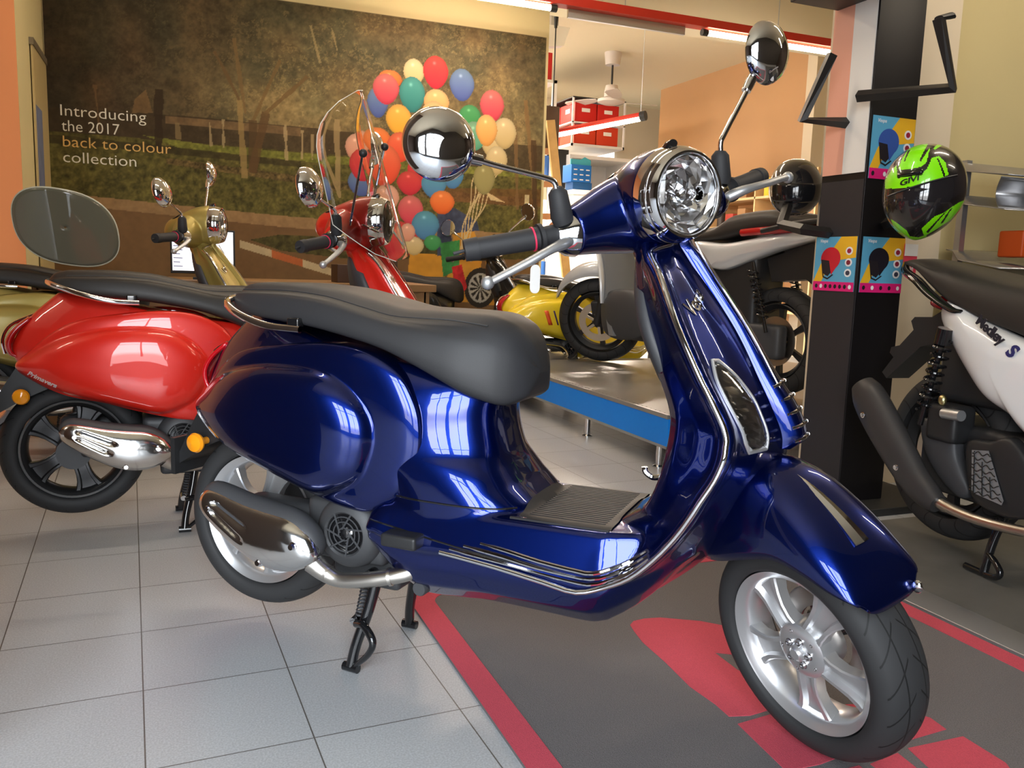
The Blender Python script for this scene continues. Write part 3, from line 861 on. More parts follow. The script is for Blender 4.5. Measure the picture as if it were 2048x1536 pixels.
# ------------------------------------------------------------------ right wall
struct(MB().box(2.53, 3.10, 2.78, 2.9, 0, CEIL).build('wall_pier', M_ivory, smooth=False))
struct(MB().box(3.10, 6.5, 3.05, 3.2, 0, CEIL).build('wall_right_front', M_cream, smooth=False))
struct(MB().box(6.43, 8.9, 7.55, 7.7, 0, CEIL).build('wall_pier_far', M_ivory, smooth=False))
M_mesh = mat('brushed_tray', (.42, .42, .43), .3, metal=.8)
t = root('wall_shelf', (3.45, 2.75, 0), 0, 'curved grey metal wall shelving at the right edge above the white scooter', 'shelf')
for z in (.955, 1.195, 1.335):
    rows = [[(x, -.20 + .30 * q, z + (.035 if q > .85 else 0) + .045 * q) for x in (-.26 + .03 * q, .6)] for q in np.linspace(0, 1, 9)]
    MB().grid(rows).build('tray', M_mesh, t, solid=.004)
rows = [[(x, -.13 + .06 * math.sin(PI * q), 1.205 + .13 * q) for x in (-.22 + .05 * math.sin(PI * q), .6)] for q in np.linspace(0, 1, 11)]
MB().grid(rows).build('curved_front', M_mesh, t, solid=.003)
for x in (-.20, .55):
    MB().box(x, x + .03, .06, .09, 0, 1.42).build('post', M_alu, t, smooth=False)
MB().box(-.22, .6, -.05, .10, .70, .955).build('lower_bin', mat('shelf_back', srgb(190, 180, 150), .6), t, smooth=False)
o = MB().box(3.40, 3.48, 2.62, 2.74, 1.005, 1.12, bev=.01).build('package', mat('orange_pack', srgb(225, 90, 30), .5))
tag(o, 'small orange package standing on the metal wall shelf at the right edge', 'package')
# goods shelf by the tan wall
t = root('goods_shelf', (6.15, 7.8, 0), 0, 'light wooden shelf with small goods along the tan wall', 'shelf')
M_lw = mat('light_wood', srgb(215, 180, 130), .6, noise=(12, .1))
for z in (.5, 1.0, 1.40, 1.70):
    MB().box(-.25, .22, -1.0, .9, z, z + .025).build('shelf_board', M_lw, t, smooth=False)
for y in (-1.0, -.05, .88):
    MB().box(-.25, .22, y, y + .02, 0, 1.95).build('upright', M_lw, t, smooth=False)
gcols = [((150, 110, 70), 'brown'), ((60, 50, 45), 'dark'), ((200, 195, 185), 'white'), ((170, 60, 50), 'red'), ((225, 180, 40), 'yellow')]
k = 0
for zi, (z, zn_) in enumerate([(1.425, 'middle'), (1.725, 'top')]):
    for i in range(8):
        c_, cn = gcols[(k * 3 + zi) % 5]
        y = 6.92 + i * .22; hh_ = .14 + .05 * ((k * 5) % 3)
        if i % 3 == 1:
            o = MB().lathe([(.0001, 0), (.045, 0), (.045, hh_ * .7), (.015, hh_ * .85), (.015, hh_), (.0001, hh_)], 20, Matrix.Translation((5.98, y, z))).build('bottle', mat('goods_%d' % ((k * 3 + zi) % 5), srgb(*c_), .5))
            tag(o, cn + ' bottle on the ' + zn_ + ' board of the wooden goods shelf', 'bottle', 'goods on the wooden shelf')
        else:
            o = MB().box(5.93, 6.06, y - .07, y + .07, z, z + hh_, bev=.004).build('carton', mat('goods_%d' % ((k * 3 + zi) % 5), srgb(*c_), .5))
            tag(o, 'small ' + cn + ' box on the ' + zn_ + ' board of the wooden goods shelf', 'box', 'goods on the wooden shelf')
        k += 1

# ------------------------------------------------------------------ display column
t = root('display_column', (2.5, 2.62, 0), 0, 'black square display column with helmet posters and a tall pink and white panel', 'column')
MB().box(-.11, .11, -.12, .11, .03, 1.97, bev=.002).build('shaft', mat('column_black', (.007, .006, .007), .35), t)
MB().box(-.112, -.11, -.115, .105, .06, 1.26).build('grey_side_panel', mat('column_grey', (.028, .026, .029), .45), t, smooth=False)
MB().box(-.30, .34, -.24, .24, 0, .03, bev=.004).build('base_plate', M_dark, t)
MB().box(-.34, -.115, -.40, .09, 1.90, 1.96, bev=.003).build('canopy', mat('canopy_dark', (.03, .025, .02), .5), t)
pk = mat('panel_pink', srgb(240, 175, 150), .22); cw_ = mat('panel_white', (.88, .84, .78), .18)
MB().box(-.1135, -.11, .0, .105, 1.285, 1.97).build('pink_panel', pk, t, smooth=False)
MB().box(-.1135, -.11, -.112, .0, 1.285, 1.97).build('white_panel', cw_, t, smooth=False)


def bracket(pts, end, label):
    o = MB()
    o.tube(pts, .021, 4)
    ob = o.build('hook_bracket', mat('bracket_black', (.02, .017, .015), .4), None, smooth=False)
    tag(ob, label, 'hook')
    if end:
        MB().lathe([(.0001, .004), (.032, .004), (.036, 0), (.032, -.004), (.0001, -.004)], 24, frameM(end, (1, .3, .25), (0, 1, 0))).build('end_plate', M_dark, ob)
    return ob


bracket([(2.32, 2.50, 1.545), (2.445, 2.20, 1.535), (2.352, 2.20, 1.745)], None, 'empty black helmet hook sticking out high on the right face of the column').parent = None
MB().tube([(2.352, 2.20, 1.745), (2.41, 2.21, 1.762), (2.425, 2.20, 1.758)], [.016, .022, .008], 12, flat=.5).build('end_plate', M_dark, bpy.data.objects['hook_bracket'])
bracket([(2.39, 2.62, 1.475), (2.19, 2.63, 1.47), (2.26, 2.58, 1.70)], None, 'empty black helmet hook sticking out high on the left face of the column')
bracket([(2.50, 2.50, 1.10), (2.40, 2.24, 1.13), (2.36, 2.20, 1.20)], None, 'black hook arm carrying the green helmet on the column')
bracket([(2.39, 2.66, 1.065), (2.27, 2.68, 1.075), (2.30, 2.84, 1.10), (2.40, 2.92, 1.22)], None, 'black hook arm low on the left face of the column holding the black helmet')


def poster(M, w, h, hc, ring, label, ndots):
    """helmet poster on a column face; M maps x right, y up, z out"""
    loc = M.translation
    t = root('helmet_poster', loc, 0, label, 'poster')
    L = Matrix.Translation(-loc) @ M
    Pb = mat('poster_blue', srgb(95, 170, 205), .3); Py = mat('poster_yellow', srgb(240, 185, 45), .3); Pp = mat('poster_pink', srgb(225, 35, 120), .3)
    hm = mat('poster_helmet_' + str(hc), srgb(*hc), .25); dk = mat('poster_dark', (.02, .016, .02), .3); wt = mat('poster_white', (.85, .85, .85), .3)

    def flat(poly, z, name, m, th=.0006):
        MB().prism([(x * w, y * h) for x, y in poly], z, z + th, L).build(name, m, t, smooth=False)
    flat([(0, 0), (1, 0), (1, 1), (0, 1)], 0, 'sheet', Pb, .002)
    flat([(0, .17), (.20, .17), (.42, .55), (1, .62), (1, 1), (.62, 1), (.45, .80), (.16, .50)], .002, 'yellow_sweep', Py)
    flat([(0, 0), (1, 0), (1, .17), (0, .17)], .0021, 'pink_band', Pp)
    el = [(.40 + .24 * math.cos(a), .60 + .21 * math.sin(a)) for a in np.linspace(-.9, 3.3, 22)]
    flat(el + [(.18, .52), (.36, .50), (.44, .30)], .0028, 'helmet_picture', hm)
    flat([(.17, .58), (.37, .56), (.43, .34), (.36, .27), (.22, .33)], .0035, 'visor_picture', dk)
    flat([(.22, .33), (.24, .25), (.36, .21), (.50, .30), (.47, .31), (.36, .24), (.26, .27), (.24, .33)], .0035, 'strap_picture', dk)
    for k, yy in enumerate((.74, .53, .34)):
        c = [(.84 + .085 * math.cos(a), yy + .075 * math.sin(a)) for a in np.linspace(0, 2 * PI, 16, endpoint=False)]
        flat(c, .0028, 'ring_picture', wt)
        c = [(.84 + .05 * math.cos(a), yy + .045 * math.sin(a)) for a in np.linspace(0, 2 * PI, 12, endpoint=False)]
        flat(c, .0035, 'dot_picture', mat('poster_dot_%d' % k, [(.35, .02, .05), (.25, .02, .04), (.05, .05, .08)][k] if ring else [(.1, .2, .5), (.3, .02, .05), (.03, .03, .05)][k], .3))
    for k in range(ndots):
        cx = .09 + .82 * k / max(1, ndots - 1)
        flat([(cx + .035 * math.cos(a), .085 + .04 * math.sin(a)) for a in np.linspace(0, 2 * PI, 10, endpoint=False)], .0028, 'small_helmet_picture', wt if k in (1, ndots - 1) else dk)
    vs, fs = text_mb('Vespa', .018, .0003, .0002, .3)
    MB().add([L @ Vector((w * .10 + v.x, h * .90 + v.y, .0028 + v.z)) for v in vs], fs).build('script', wt, t, smooth=False)


faceR = lambda x, z: Matrix(((1, 0, 0, x), (0, 0, -1, 2.4995), (0, 1, 0, z), (0, 0, 0, 1)))
faceL = lambda y, z: Matrix(((0, 0, -1, 2.3875), (-1, 0, 0, y), (0, 1, 0, z), (0, 0, 0, 1)))
poster(faceR(2.40, 1.262), .205, .226, (60, 90, 165), True, 'upper poster of a blue open-face helmet on the right face of the black column', 4)
poster(faceR(2.403, .843), .205, .207, (35, 32, 40), True, 'lower poster of a black open-face helmet on the right face of the black column', 5)
poster(faceL(2.728, .843), .218, .207, (205, 35, 50), False, 'poster of a red open-face helmet on the left face of the black column', 8)
o = MB().box(2.60, 2.665, 2.488, 2.492, .915, 1.03).build('price_card', mat('card_red', srgb(225, 70, 90), .4), smooth=False)
tag(o, 'small red and white card hanging below the green helmet', 'card')
MB().box(2.60, 2.665, 2.4865, 2.488, .985, 1.03).build('white_top', M_wt, o, smooth=False)
text_obj('GIVI', .020, frameM((2.612, 2.4862, .93), (1, 0, 0), (0, 0, 1)), M_wt, 'lettering', o, ext=.0004, bold=.0006)
M_mk = mat('column_mark', (.008, .008, .008), .5)
# ------------------------------------------------------------------ classic steel scooter (X forward, Y left, origin on the floor under the rear axle)
CAST = R(23)
AX = Vector((-math.sin(CAST), 0, math.cos(CAST)))
PA = Vector((1.236, 0, 0.212))


def steer(deg):
    return Matrix.Translation(PA) @ Matrix.Rotation(R(deg), 4, AX) @ Matrix.Translation(-PA)


# side view curves, keyed by height
XE = {.27: .86, .301: .879, .346: .951, .437: 1.031, .509: 1.072, .587: 1.107, .622: 1.109, .655: 1.096, .721: 1.055, .816: 1.002, .897: .960, .919: .942, .95: .925}
WE = {.27: .165, .301: .17, .346: .18, .437: .19, .509: .2, .587: .203, .622: .2, .655: .197, .721: .183, .816: .158, .88: .132, .919: .10, .94: .07, .95: .055}
XC = {.27: .97, .34: 1.05, .42: 1.11, .50: 1.16, .56: 1.19, .60: 1.192, .66: 1.172, .72: 1.14, .80: 1.092, .90: 1.02, .95: .985}
XI = {.27: .86, .41: .885, .452: .944, .54: .975, .62: .985, .71: .955, .81: .915, .87: .900, .95: .885}


def shield_half(z, mid=True):
    xe, w, xc, xi = ip(XE, z), ip(WE, z), ip(XC, z), ip(XI, z)
    return [(xc, 0), (xc - .004, w * .16), (xc - .022, w * .36), (xe + (xc - xe) * .52, w * .62), (xe + (xc - xe) * .20, w * .86), (xe + .012, w * .975), (xe, w), (xe - .012, w * .975),
            (xe - .022, w * .90), (xi + (xe - xi) * .52, w * .72), (xi + .022, w * .56), (xi + .002, w * .42), (xi, w * .25), (xi, 0)]


def shield_x(y, z):
    """front surface of the leg shield"""
    h = shield_half(z)[:7]
    y = abs(y)
    for (x0, y0), (x1, y1) in zip(h, h[1:]):
        if y0 <= y <= y1:
            return x0 + (x1 - x0) * (y - y0) / (y1 - y0 + 1e-9)
    return h[-1][0]


def loop(h, z):
    h = list(h)
    return [(x, y, z) for x, y in h] + [(x, -y, z) for x, y in h[-2:0:-1]]


def v_body():
    mb = MB()
    # rear core
    XR = {.355: .30, .45: .28, .49: .20, .515: -.02, .54: -.14, .60: -.165, .66: -.145, .72: -.105, .80: -.03}
    XF = {.355: .73, .42: .725, .46: .685, .52: .645, .60: .628, .68: .63, .74: .63, .80: .60}
    WM = {.355: .172, .45: .168, .55: .158, .65: .150, .75: .132, .80: .115}
    rows = []
    for z in np.linspace(.355, .80, 26):
        xr, xf, w = ip(XR, z), ip(XF, z), ip(WM, z)
        xm = xr + (xf - xr) * .52
        row = []
        for k in range(64):
            t = 2 * PI * k / 64
            c, s = math.cos(t), math.sin(t)
            ex = .55 if c > 0 else .9
            x = xm + (xf - xm if c > 0 else xm - xr) * math.copysign(abs(c) ** ex, c)
            tp = 1 - .50 * max(0, -c) ** 1.6
            y = w * tp * math.copysign(abs(s) ** .62, s)
            row.append((x, y, z))
        row = [(x, y, z - max(0, z - .60) / .20 * (.025 + .075 * min(1, max(0, (x - .05) / .30)) ** .8 + .03 * min(1, max(0, (x - .4) / .2)))) for x, y, z in row]
        rows.append(row)
    mb.grid(rows, cv=True, caps=True)
    # foot board
    ZB = {.385: .30, .44: .235, .50: .205, .66: .215, .86: .212, .95: .262, 1.0: .315, 1.05: .375}
    ZT = {.385: .385, .42: .410, 1.05: .42}
    rows = []
    for x in np.linspace(.385, 1.055, 26):
        zb, zt = ip(ZB, x), ip(ZT, x)
        h = zt - zb
        k = 1 if x < .9 else 1 - .35 * (x - .9) / .155
        half = [(0, zt), (.07, zt), (.13, zt), (.160, zt - .002), (.168, zt - .012), (.180, zt - .28 * h), (.186, zt - .40 * h), (.176, zt - .44 * h), (.176, zt - .60 * h), (.158, zb + .20 * h), (.115, zb + .03 * h), (.06, zb), (0, zb)]
        half = [(y * k, z) for y, z in half]
        rows.append([(x, y, z) for y, z in half] + [(x, -y, z) for y, z in half[-2:0:-1]])
    mb.grid(rows, cv=True, caps=True)
    # leg shield
    rows = [loop(shield_half(z), z) for z in np.linspace(.275, .95, 40)]
    mb.grid(rows, cv=True, caps=True)
    # steering neck
    mb.lathe([(.001, -.02), (.05, -.02), (.052, .05), (.04, .09), (.001, .09)], 32, frameM((.945, 0, .905), (1, 0, .4), (0, 1, 0)))
    return remeshed(mb, 'body_shell', .0052, 5, PAINT, .5)


COWL = [(-.150, .552), (-.105, .510), (-.019, .466), (.09, .441), (.167, .418), (.256, .394), (.325, .380), (.383, .381), (.447, .421), (.476, .462), (.496, .520), (.497, .576),
        (.484, .622), (.450, .673), (.394, .707), (.33, .724), (.24, .727), (.117, .713), (.02, .692), (-.05, .652), (-.11, .598)]
BULGE = [(-.150, .552), (-.09, .505), (-.01, .472), (.09, .445), (.17, .424), (.255, .405), (.319, .425), (.365, .457), (.389, .508), (.395, .546), (.388, .582), (.364, .616), (.321, .650),
         (.257, .672), (.133, .674), (.03, .655), (-.04, .628), (-.11, .585)]


def v_cowl(sgn):
    C1 = cat([list(p) for p in COWL], 14, True)
    C2 = cat([list(p) for p in BULGE], 20, True)
    c = np.array([.24, .555]); c2 = np.array([.20, .545])
    a2 = np.unwrap(np.arctan2(C2[:, 1] - c2[1], C2[:, 0] - c2[0])); r2 = np.hypot(*(C2 - c2).T)
    o = np.argsort(np.mod(a2, 2 * PI)); aa = np.mod(a2, 2 * PI)[o]; rr = r2[o]
    aa = np.concatenate([[aa[-1] - 2 * PI], aa, [aa[0] + 2 * PI]]); rr = np.concatenate([[rr[-1]], rr, [rr[0]]])

    def base(x):
        return ip({-.15: .075, -.08: .098, .0: .122, .12: .143, .3: .153, .5: .150}, x)
    rows = []
    rings = [(1.0, -.055), (1.0, -.02), (1.0, 0.0)] + [(1 - k / 100, None) for k in range(1, 101)]
    for s_, dy in rings:
        row = []
        for p in C1:
            q = c + (p - c) * s_
            if dy is None:
                d1 = (1 - s_ ** 5) ** .5 * .021
                v = q - c2
                r_ = np.hypot(*v); a = math.atan2(v[1], v[0]) % (2 * PI)
                s2 = r_ / np.interp(a, aa, rr)
                t = max(0.0, 1 - s2 ** 2.2)
                d2 = .044 * (t * (2 - t)) ** .60
                y = base(q[0]) + d1 + d2
            else:
                y = base(q[0]) + dy
            row.append((q[0], y * sgn, q[1]))
        rows.append(row)
    A_ = np.array(rows)
    for _ in range(10):
        B_ = A_.copy()
        B_[4:-1] = .5 * A_[4:-1] + .125 * (A_[3:-2] + A_[5:] + np.roll(A_, 1, 1)[4:-1] + np.roll(A_, -1, 1)[4:-1])
        A_[4:-1, :, 1] = B_[4:-1, :, 1]
    mb = MB().grid(A_.tolist(), cv=True)
    me = mb.mesh('side_cowl', PAINT, angle=50)
    return me


def v_seat():
    ZT = {-.055: .815, -.035: .836, 0: .845, .12: .848, .225: .842, .33: .823, .431: .806, .52: .806, .60: .803, .655: .785, .69: .745, .703: .70}
    ZB = {-.055: .795, 0: .775, .1: .765, .193: .758, .30: .742, .393: .722, .47: .693, .551: .655, .60: .634, .65: .622, .69: .640, .703: .685}
    W = {-.055: .055, -.03: .085, .05: .112, .15: .130, .25: .142, .35: .149, .45: .152, .55: .146, .62: .125, .66: .10, .69: .065, .703: .03}
    xs = list(np.linspace(-.055, -.02, 6)) + list(np.linspace(0, .62, 32)) + list(np.linspace(.635, .703, 12))
    rows = []
    for x in xs:
        zt, zb, w = ip(ZT, x), ip(ZB, x), ip(W, x)
        h = zt - zb
        half = [(0, zt), (w * .30, zt - .001), (w * .55, zt - .004), (w * .74, zt - .012 - .01 * min(1, h / .1)), (w * .85, zt - .20 * h - .008), (w * .93, zt - .38 * h), (w * .99, zt - .62 * h), (w * 1.0, zb + .20 * h), (w * .96, zb + .06 * h), (w * .80, zb), (w * .4, zb), (0, zb)]
        A = cat([list(p) for p in half], 3)
        rows.append([(x, y, z) for y, z in A] + [(x, -y, z) for y, z in A[-2:0:-1]])
    mb = MB().grid(rows, cv=True, caps=True)
    return mb.mesh('seat', M_SEAT, angle=60)


def wheel_meshes():
    # tyre (axis Y)
    MY = Matrix.Rotation(R(-90), 4, 'X')
    Rt, w = .2165, .057
    prof = []
    for k in range(25):
        a = -1.0 + 2.0 * k / 24
        th = a * R(118)
        prof.append((.157 + (Rt - .157) * (.36 + .64 * math.cos(th)) if abs(a) > .5 else .157 + (Rt - .157) * (.42 + .58 * math.cos(th)), w * math.sin(th) / 1.0))
    prof = [(max(.150, r), h) for r, h in prof]
    tyre = MB().lathe(prof, 96, MY, close=True).mesh('tyre', M_tyre, angle=60)
    # rim barrel and lips
    lip = [(.1535, -.043), (.157, -.046), (.1575, -.040), (.150, -.034), (.142, -.028), (.138, -.010), (.138, .010), (.142, .030), (.150, .034), (.1575, .040), (.157, .046), (.1535, .043), (.147, .038), (.1385, .031), (.133, .012), (.133, -.012), (.1385, -.031), (.1445, -.038)]
    rim = MB().lathe(lip, 96, MY, close=True)
    # five channelled spokes
    for k in range(5):
        M = Matrix.Rotation(2 * PI * k / 5 + .35, 4, 'Y')
        rows = []
        for r_, hw, yo, th in [(.044, .024, -.034, .030), (.062, .0225, -.036, .026), (.085, .0235, -.035, .024), (.106, .028, -.032, .024), (.126, .037, -.030, .028), (.1375, .046, -.030, .030)]:
            sec = [(-hw, yo + th), (-hw, yo + .003), (-hw * .9, yo), (-hw * .62, yo), (-hw * .5, yo + .011), (hw * .5, yo + .011), (hw * .62, yo), (hw * .9, yo), (hw, yo + .003), (hw, yo + th)]
            rows.append([M @ Vector((x, y, r_)) for x, y in sec])
        rim.grid(rows, cv=True, caps=True)
    # hub
    rim.lathe([(0.0001, -.046), (.012, -.046), (.014, -.040), (.030, -.041), (.046, -.039), (.053, -.034), (.055, .0), (.048, .03), (.0001, .03)], 40, MY)
    hub = rim.mesh('rim', M_alloy, angle=30)
    return tyre, hub


def bolt(mb, c, r, ax=(0, -1, 0), h=.006):
    M = frameM(c, (1, 0, 0) if abs(ax[0]) < .9 else (0, 1, 0), (0, 0, 1))
    z = Vector(ax).normalized()
    x = z.orthogonal().normalized(); y = z.cross(x)
    M = Matrix(((x.x, y.x, z.x, c[0]), (x.y, y.y, z.y, c[1]), (x.z, y.z, z.z, c[2]), (0, 0, 0, 1)))
    mb.lathe([(r * 1.35, 0), (r * 1.35, h * .3), (r, h * .35), (r * .95, h), (r * .5, h), (r * .45, h * .5), (.0001, h * .5)], 16, M)


def fender_pt(i, t, sgn, off=0.0):
    T, E, W_ = FT[i], FE[i], FW[i]
    b = 1 - math.cos(t * PI / 2) ** 1.0
    y = (W_) * math.sin(t * PI / 2) ** .62
    p = T * (1 - b) + E * b
    return (p[0], sgn * y, p[1])


FT = cat([(1.045, .36), (1.075, .46), (1.12, .535), (1.18, .572), (1.25, .566), (1.32, .530), (1.38, .486), (1.425, .440), (1.444, .398)], 5)
FE = cat([(1.040, .35), (1.085, .365), (1.14, .385), (1.21, .420), (1.28, .450), (1.345, .448), (1.392, .436), (1.425, .428), (1.440, .415)], 5)
FW = cat([(.055,), (.080,), (.092,), (.095,), (.094,), (.092,), (.087,), (.078,), (.060,)], 5)[:, 0]

PAINT = None
M_SEAT = M_seat
M_matgrey = mat('mat_rubber', (.020, .019, .020), rough=.55)
V = {}


def tyre_mat():
    m = mat('tyre_rubber', (.022, .022, .023), rough=.68)
    nt = m.node_tree; b = nt.nodes['Principled BSDF']
    tc = nt.nodes.new('ShaderNodeTexCoord'); sx = nt.nodes.new('ShaderNodeSeparateXYZ')
    nt.links.new(tc.outputs['Object'], sx.inputs[0])

    def mth(op, a, b_=None, c_=None):
        n = nt.nodes.new('ShaderNodeMath'); n.operation = op
        for i, v in enumerate([a, b_, c_]):
            if v is None: continue
            if isinstance(v, (int, float)): n.inputs[i].default_value = v
            else: nt.links.new(v, n.inputs[i])
        return n.outputs[0]
    ang = mth('ARCTAN2', sx.outputs['Z'], sx.outputs['X'])
    ay = mth('ABSOLUTE', sx.outputs['Y'])
    rad = mth('SQRT', mth('ADD', mth('MULTIPLY', sx.outputs['X'], sx.outputs['X']), mth('MULTIPLY', sx.outputs['Z'], sx.outputs['Z'])))
    ph = mth('ADD', mth('MULTIPLY', ang, 22 / (2 * PI)), mth('MULTIPLY', ay, 22.0))
    fr = mth('FRACT', ph)
    gr = mth('LESS_THAN', fr, .075)
    on = mth('MULTIPLY', gr, mth('MULTIPLY', mth('GREATER_THAN', rad, .196), mth('GREATER_THAN', ay, .006)))
    c2 = mth('LESS_THAN', mth('ABSOLUTE', mth('SUBTRACT', ay, .021)), .0013)
    c2 = mth('MULTIPLY', c2, mth('GREATER_THAN', rad, .196))
    g = mth('MAXIMUM', on, c2)
    bp = nt.nodes.new('ShaderNodeBump'); bp.invert = True
    bp.inputs['Distance'].default_value = .004; bp.inputs['Strength'].default_value = 1
    nt.links.new(g, bp.inputs['Height']); nt.links.new(bp.outputs[0], b.inputs['Normal'])
    mx = nt.nodes.new('ShaderNodeMix'); mx.data_type = 'RGBA'
    mx.inputs['A'].default_value = (.024, .024, .025, 1); mx.inputs['B'].default_value = (.004, .004, .004, 1)
    nt.links.new(g, mx.inputs['Factor']); nt.links.new(mx.outputs['Result'], b.inputs['Base Color'])
    return m


M_tyre = tyre_mat()


def reflector_mat():
    m = mat('faceted_reflector', (.88, .88, .9), rough=.05, metal=1)
    nt = m.node_tree; b = nt.nodes['Principled BSDF']
    tc = nt.nodes.new('ShaderNodeTexCoord')
    v = nt.nodes.new('ShaderNodeTexVoronoi'); v.feature = 'F1'; v.inputs['Scale'].default_value = 38
    mp = nt.nodes.new('ShaderNodeMapping'); mp.inputs['Rotation'].default_value = (0, .5, .9); mp.inputs['Scale'].default_value = (1, .45, 1.6)
    nt.links.new(tc.outputs['Object'], mp.inputs[0]); nt.links.new(mp.outputs[0], v.inputs['Vector'])
    bp = nt.nodes.new('ShaderNodeBump'); bp.inputs['Distance'].default_value = .012; bp.inputs['Strength'].default_value = .9
    nt.links.new(v.outputs['Distance'], bp.inputs['Height']); nt.links.new(bp.outputs[0], b.inputs['Normal'])
    return m


M_refl = reflector_mat()
M_sig = mat('signal_silver', (.72, .72, .73), rough=.22, metal=.45)
M_facet = mat('facet_reflector', (.93, .93, .94), rough=.12, metal=1)


from mathutils.bvhtree import BVHTree


def caster(me):
    t_ = BVHTree.FromPolygons([v.co.copy() for v in me.vertices], [tuple(p.vertices) for p in me.polygons])

    def side(x, z, s, off=0.0, dflt=.18):
        h = t_.ray_cast(Vector((x, s * .6, z)), Vector((0, -s, 0)))
        y = abs(h[0].y) if h[0] else dflt
        return (x, s * (y + off), z)

    def top(x, y, off=0.0, z0=.60):
        h = t_.ray_cast(Vector((x, y, z0)), Vector((0, 0, -1)))
        return (x, y, (h[0].z if h[0] else .41) + off)
    return side, top


def make_scooter(loc, az, st, label, paint_m, seat_m, group=None):
    global PAINT, M_SEAT
    PAINT = paint_m; M_SEAT = seat_m
    t = root('scooter', loc, R(az), label, 'scooter', group)
    S = steer(st)
    body_me = v_body()
    obj('body_shell', body_me, t)
    side, top = caster(body_me)
    for s in (-1, 1):
        cowl_me = v_cowl(s)
        c = obj('side_cowl', cowl_me, t)
        if s < 0: cowl_side, _ = caster(cowl_me)
    # badge lettering on the right cowl
    P = lambda x, z: ip({-.15: .075, -.08: .098, .0: .122, .12: .143}, x)
    # --- seat
    seat = obj('seat', v_seat(), t)
    MB().tube([(x, -.0 - ip({0: .112, .2: .136, .45: .152, .6: .133}, x) * .80, ip({0: .845, .12: .848, .225: .842, .33: .823, .431: .806, .52: .806, .62: .797}, x) - .0155) for x in np.linspace(.0, .62, 24)], .0016, 6).build('seam', seat_m, seat)
    MB().box(.165, .195, -.150, -.128, .756, .776, bev=.004).build('helmet_hook_cover', M_gloss, seat)
    # --- grab rail
    pts = [(.20, -.150, .752), (.12, -.158, .757), (.04, -.150, .776), (-.02, -.12, .796), (-.05, -.07, .806), (-.058, 0, .808)]
    pts += [(x, -y, z) for x, y, z in pts[-2::-1]]
    MB().tube(pts, .0085, 12, smooth=6).build('grab_rail', M_chrome, t)
    # --- tail
    mb = MB()
    A = [(-.118, .700), (-.160, .665), (-.183, .625), (-.178, .585), (-.150, .570)]
    rows = []
    for x, z in cat(A, 4):
        k = math.sin(PI * min(1, max(0, (z - .56) / .15))) ** .5
        rows.append([(x + .35 * (1 - math.cos(a)) * .06, .046 * (.5 + .5 * k) * math.sin(a), z) for a in np.linspace(-1.25, 1.25, 13)])
    mb.grid(rows)
    MBt = mb.build('tail_light', M_red, t, solid=.01)
    MB().tube([(-.10, .0, .705), (-.165, .0, .672), (-.189, .0, .627), (-.184, 0, .583)], .005, 8, smooth=5).build('tail_trim', M_chrome, MBt)
    mb = MB()
    mb.prism([(-.09, .545), (-.150, .545), (-.185, .49), (-.235, .40), (-.222, .395), (-.13, .45), (-.02, .50)], -.07, .07, Matrix(((1, 0, 0, 0), (0, 0, 1, 0), (0, 1, 0, 0), (0, 0, 0, 1))))
    mb.box(-.235, -.222, -.085, .085, .37, .46)
    mb.build('rear_mudguard', M_black, t)
    for s in (-1, 1):
        o = MB()
        M = frameM((-.125, s * .108, .468), (0, 0, 1), (1, 0, 0))
        o.tube([(-.135, s * .055, .462), (-.135, s * .105, .462)], .009, 10)
        o.lathe([(.0225, -.004 * s), (.0240, .002 * s), (.0205, .009 * s), (.011, .013 * s), (.0001, .015 * s)], 24, Matrix.Translation((-.135, s * .105, .462)) @ Matrix.Rotation(R(-90), 4, 'X'))
        o.build('rear_reflector', M_amber, t)
    # --- leg shield trim
    def trim_pts(s, inset=0.0, zlo=None, x0=None):
        P_ = []
        for x, z in [(.562, .331), (.625, .326), (.689, .320), (.783, .308), (.850, .300)]:
            if x0 is None or x >= x0: P_.append((x, s * (.181 - .25 * inset), z + inset))
        if x0 is None:
            pass
        for z in (.318, .346, .39, .437, .48, .509, .55, .587, .61, .622, .64, .655, .69, .721, .77, .816, .86, .90, .919, .935):
            P_.append((ip(XE, z) - inset * .9, s * (ip(WE, z) + .002 - inset * .3), z + (inset * .35 if z < .5 else 0)))
        return P_
    right = trim_pts(-1)
    full = right + [(.965, -.03, .951), (.970, 0, .955), (.965, .03, .951)] + [(x, -y, z) for x, y, z in right[::-1]]
    MB().tube(full, .0058, 10, smooth=3).build('leg_shield_trim', M_chrome, t)
    # --- chrome floor strips
    for s in (-1, 1):
        for i, (xa, dz) in enumerate([(.585, .0135), (.615, .026), (.65, .0385)]):
            zf = lambda x: ip({.56: .331, .69: .320, .79: .308, .86: .304, .93: .331, .985: .378, 1.0: .395}, x)
            P_ = [side(x, zf(x) + dz * (1 - max(0, x - .85) * 2.4), s, .001) for x in np.linspace(xa, .985 - .004 * i, 22)]
            MB().tube(P_, [.0028 if k < 2 else .0042 for k in range(22)], 8).build('floor_strip', M_chrome, t)
        P_ = [side(x, ip({.40: .372, .55: .352, .70: .338, .85: .330}, x), s, -.0005) for x in np.linspace(.395, .80, 24)]
        MB().tube(P_, .0022, 6).build('side_seam', M_gloss, t)
        P_ = [side(x, .4255, s, .0002) for x in np.linspace(.40, .70, 20)]
        MB().tube(P_, .0022, 6).build('side_seam', M_gloss, t)
    # --- rubber mat over the whole foot board
    rows = []
    for x in np.linspace(.712, .902, 22):
        k = (x - .712) / .19
        hw = .150 - .012 * max(0, 1 - k * 5)
        rows.append([top(x, hw * q, .0028 - .0032 * (abs(q) > .98)) for q in np.linspace(-1, 1, 31)])
    fm = MB().grid(rows).build('floor_mat', M_matgrey, t)
    mb = MB()
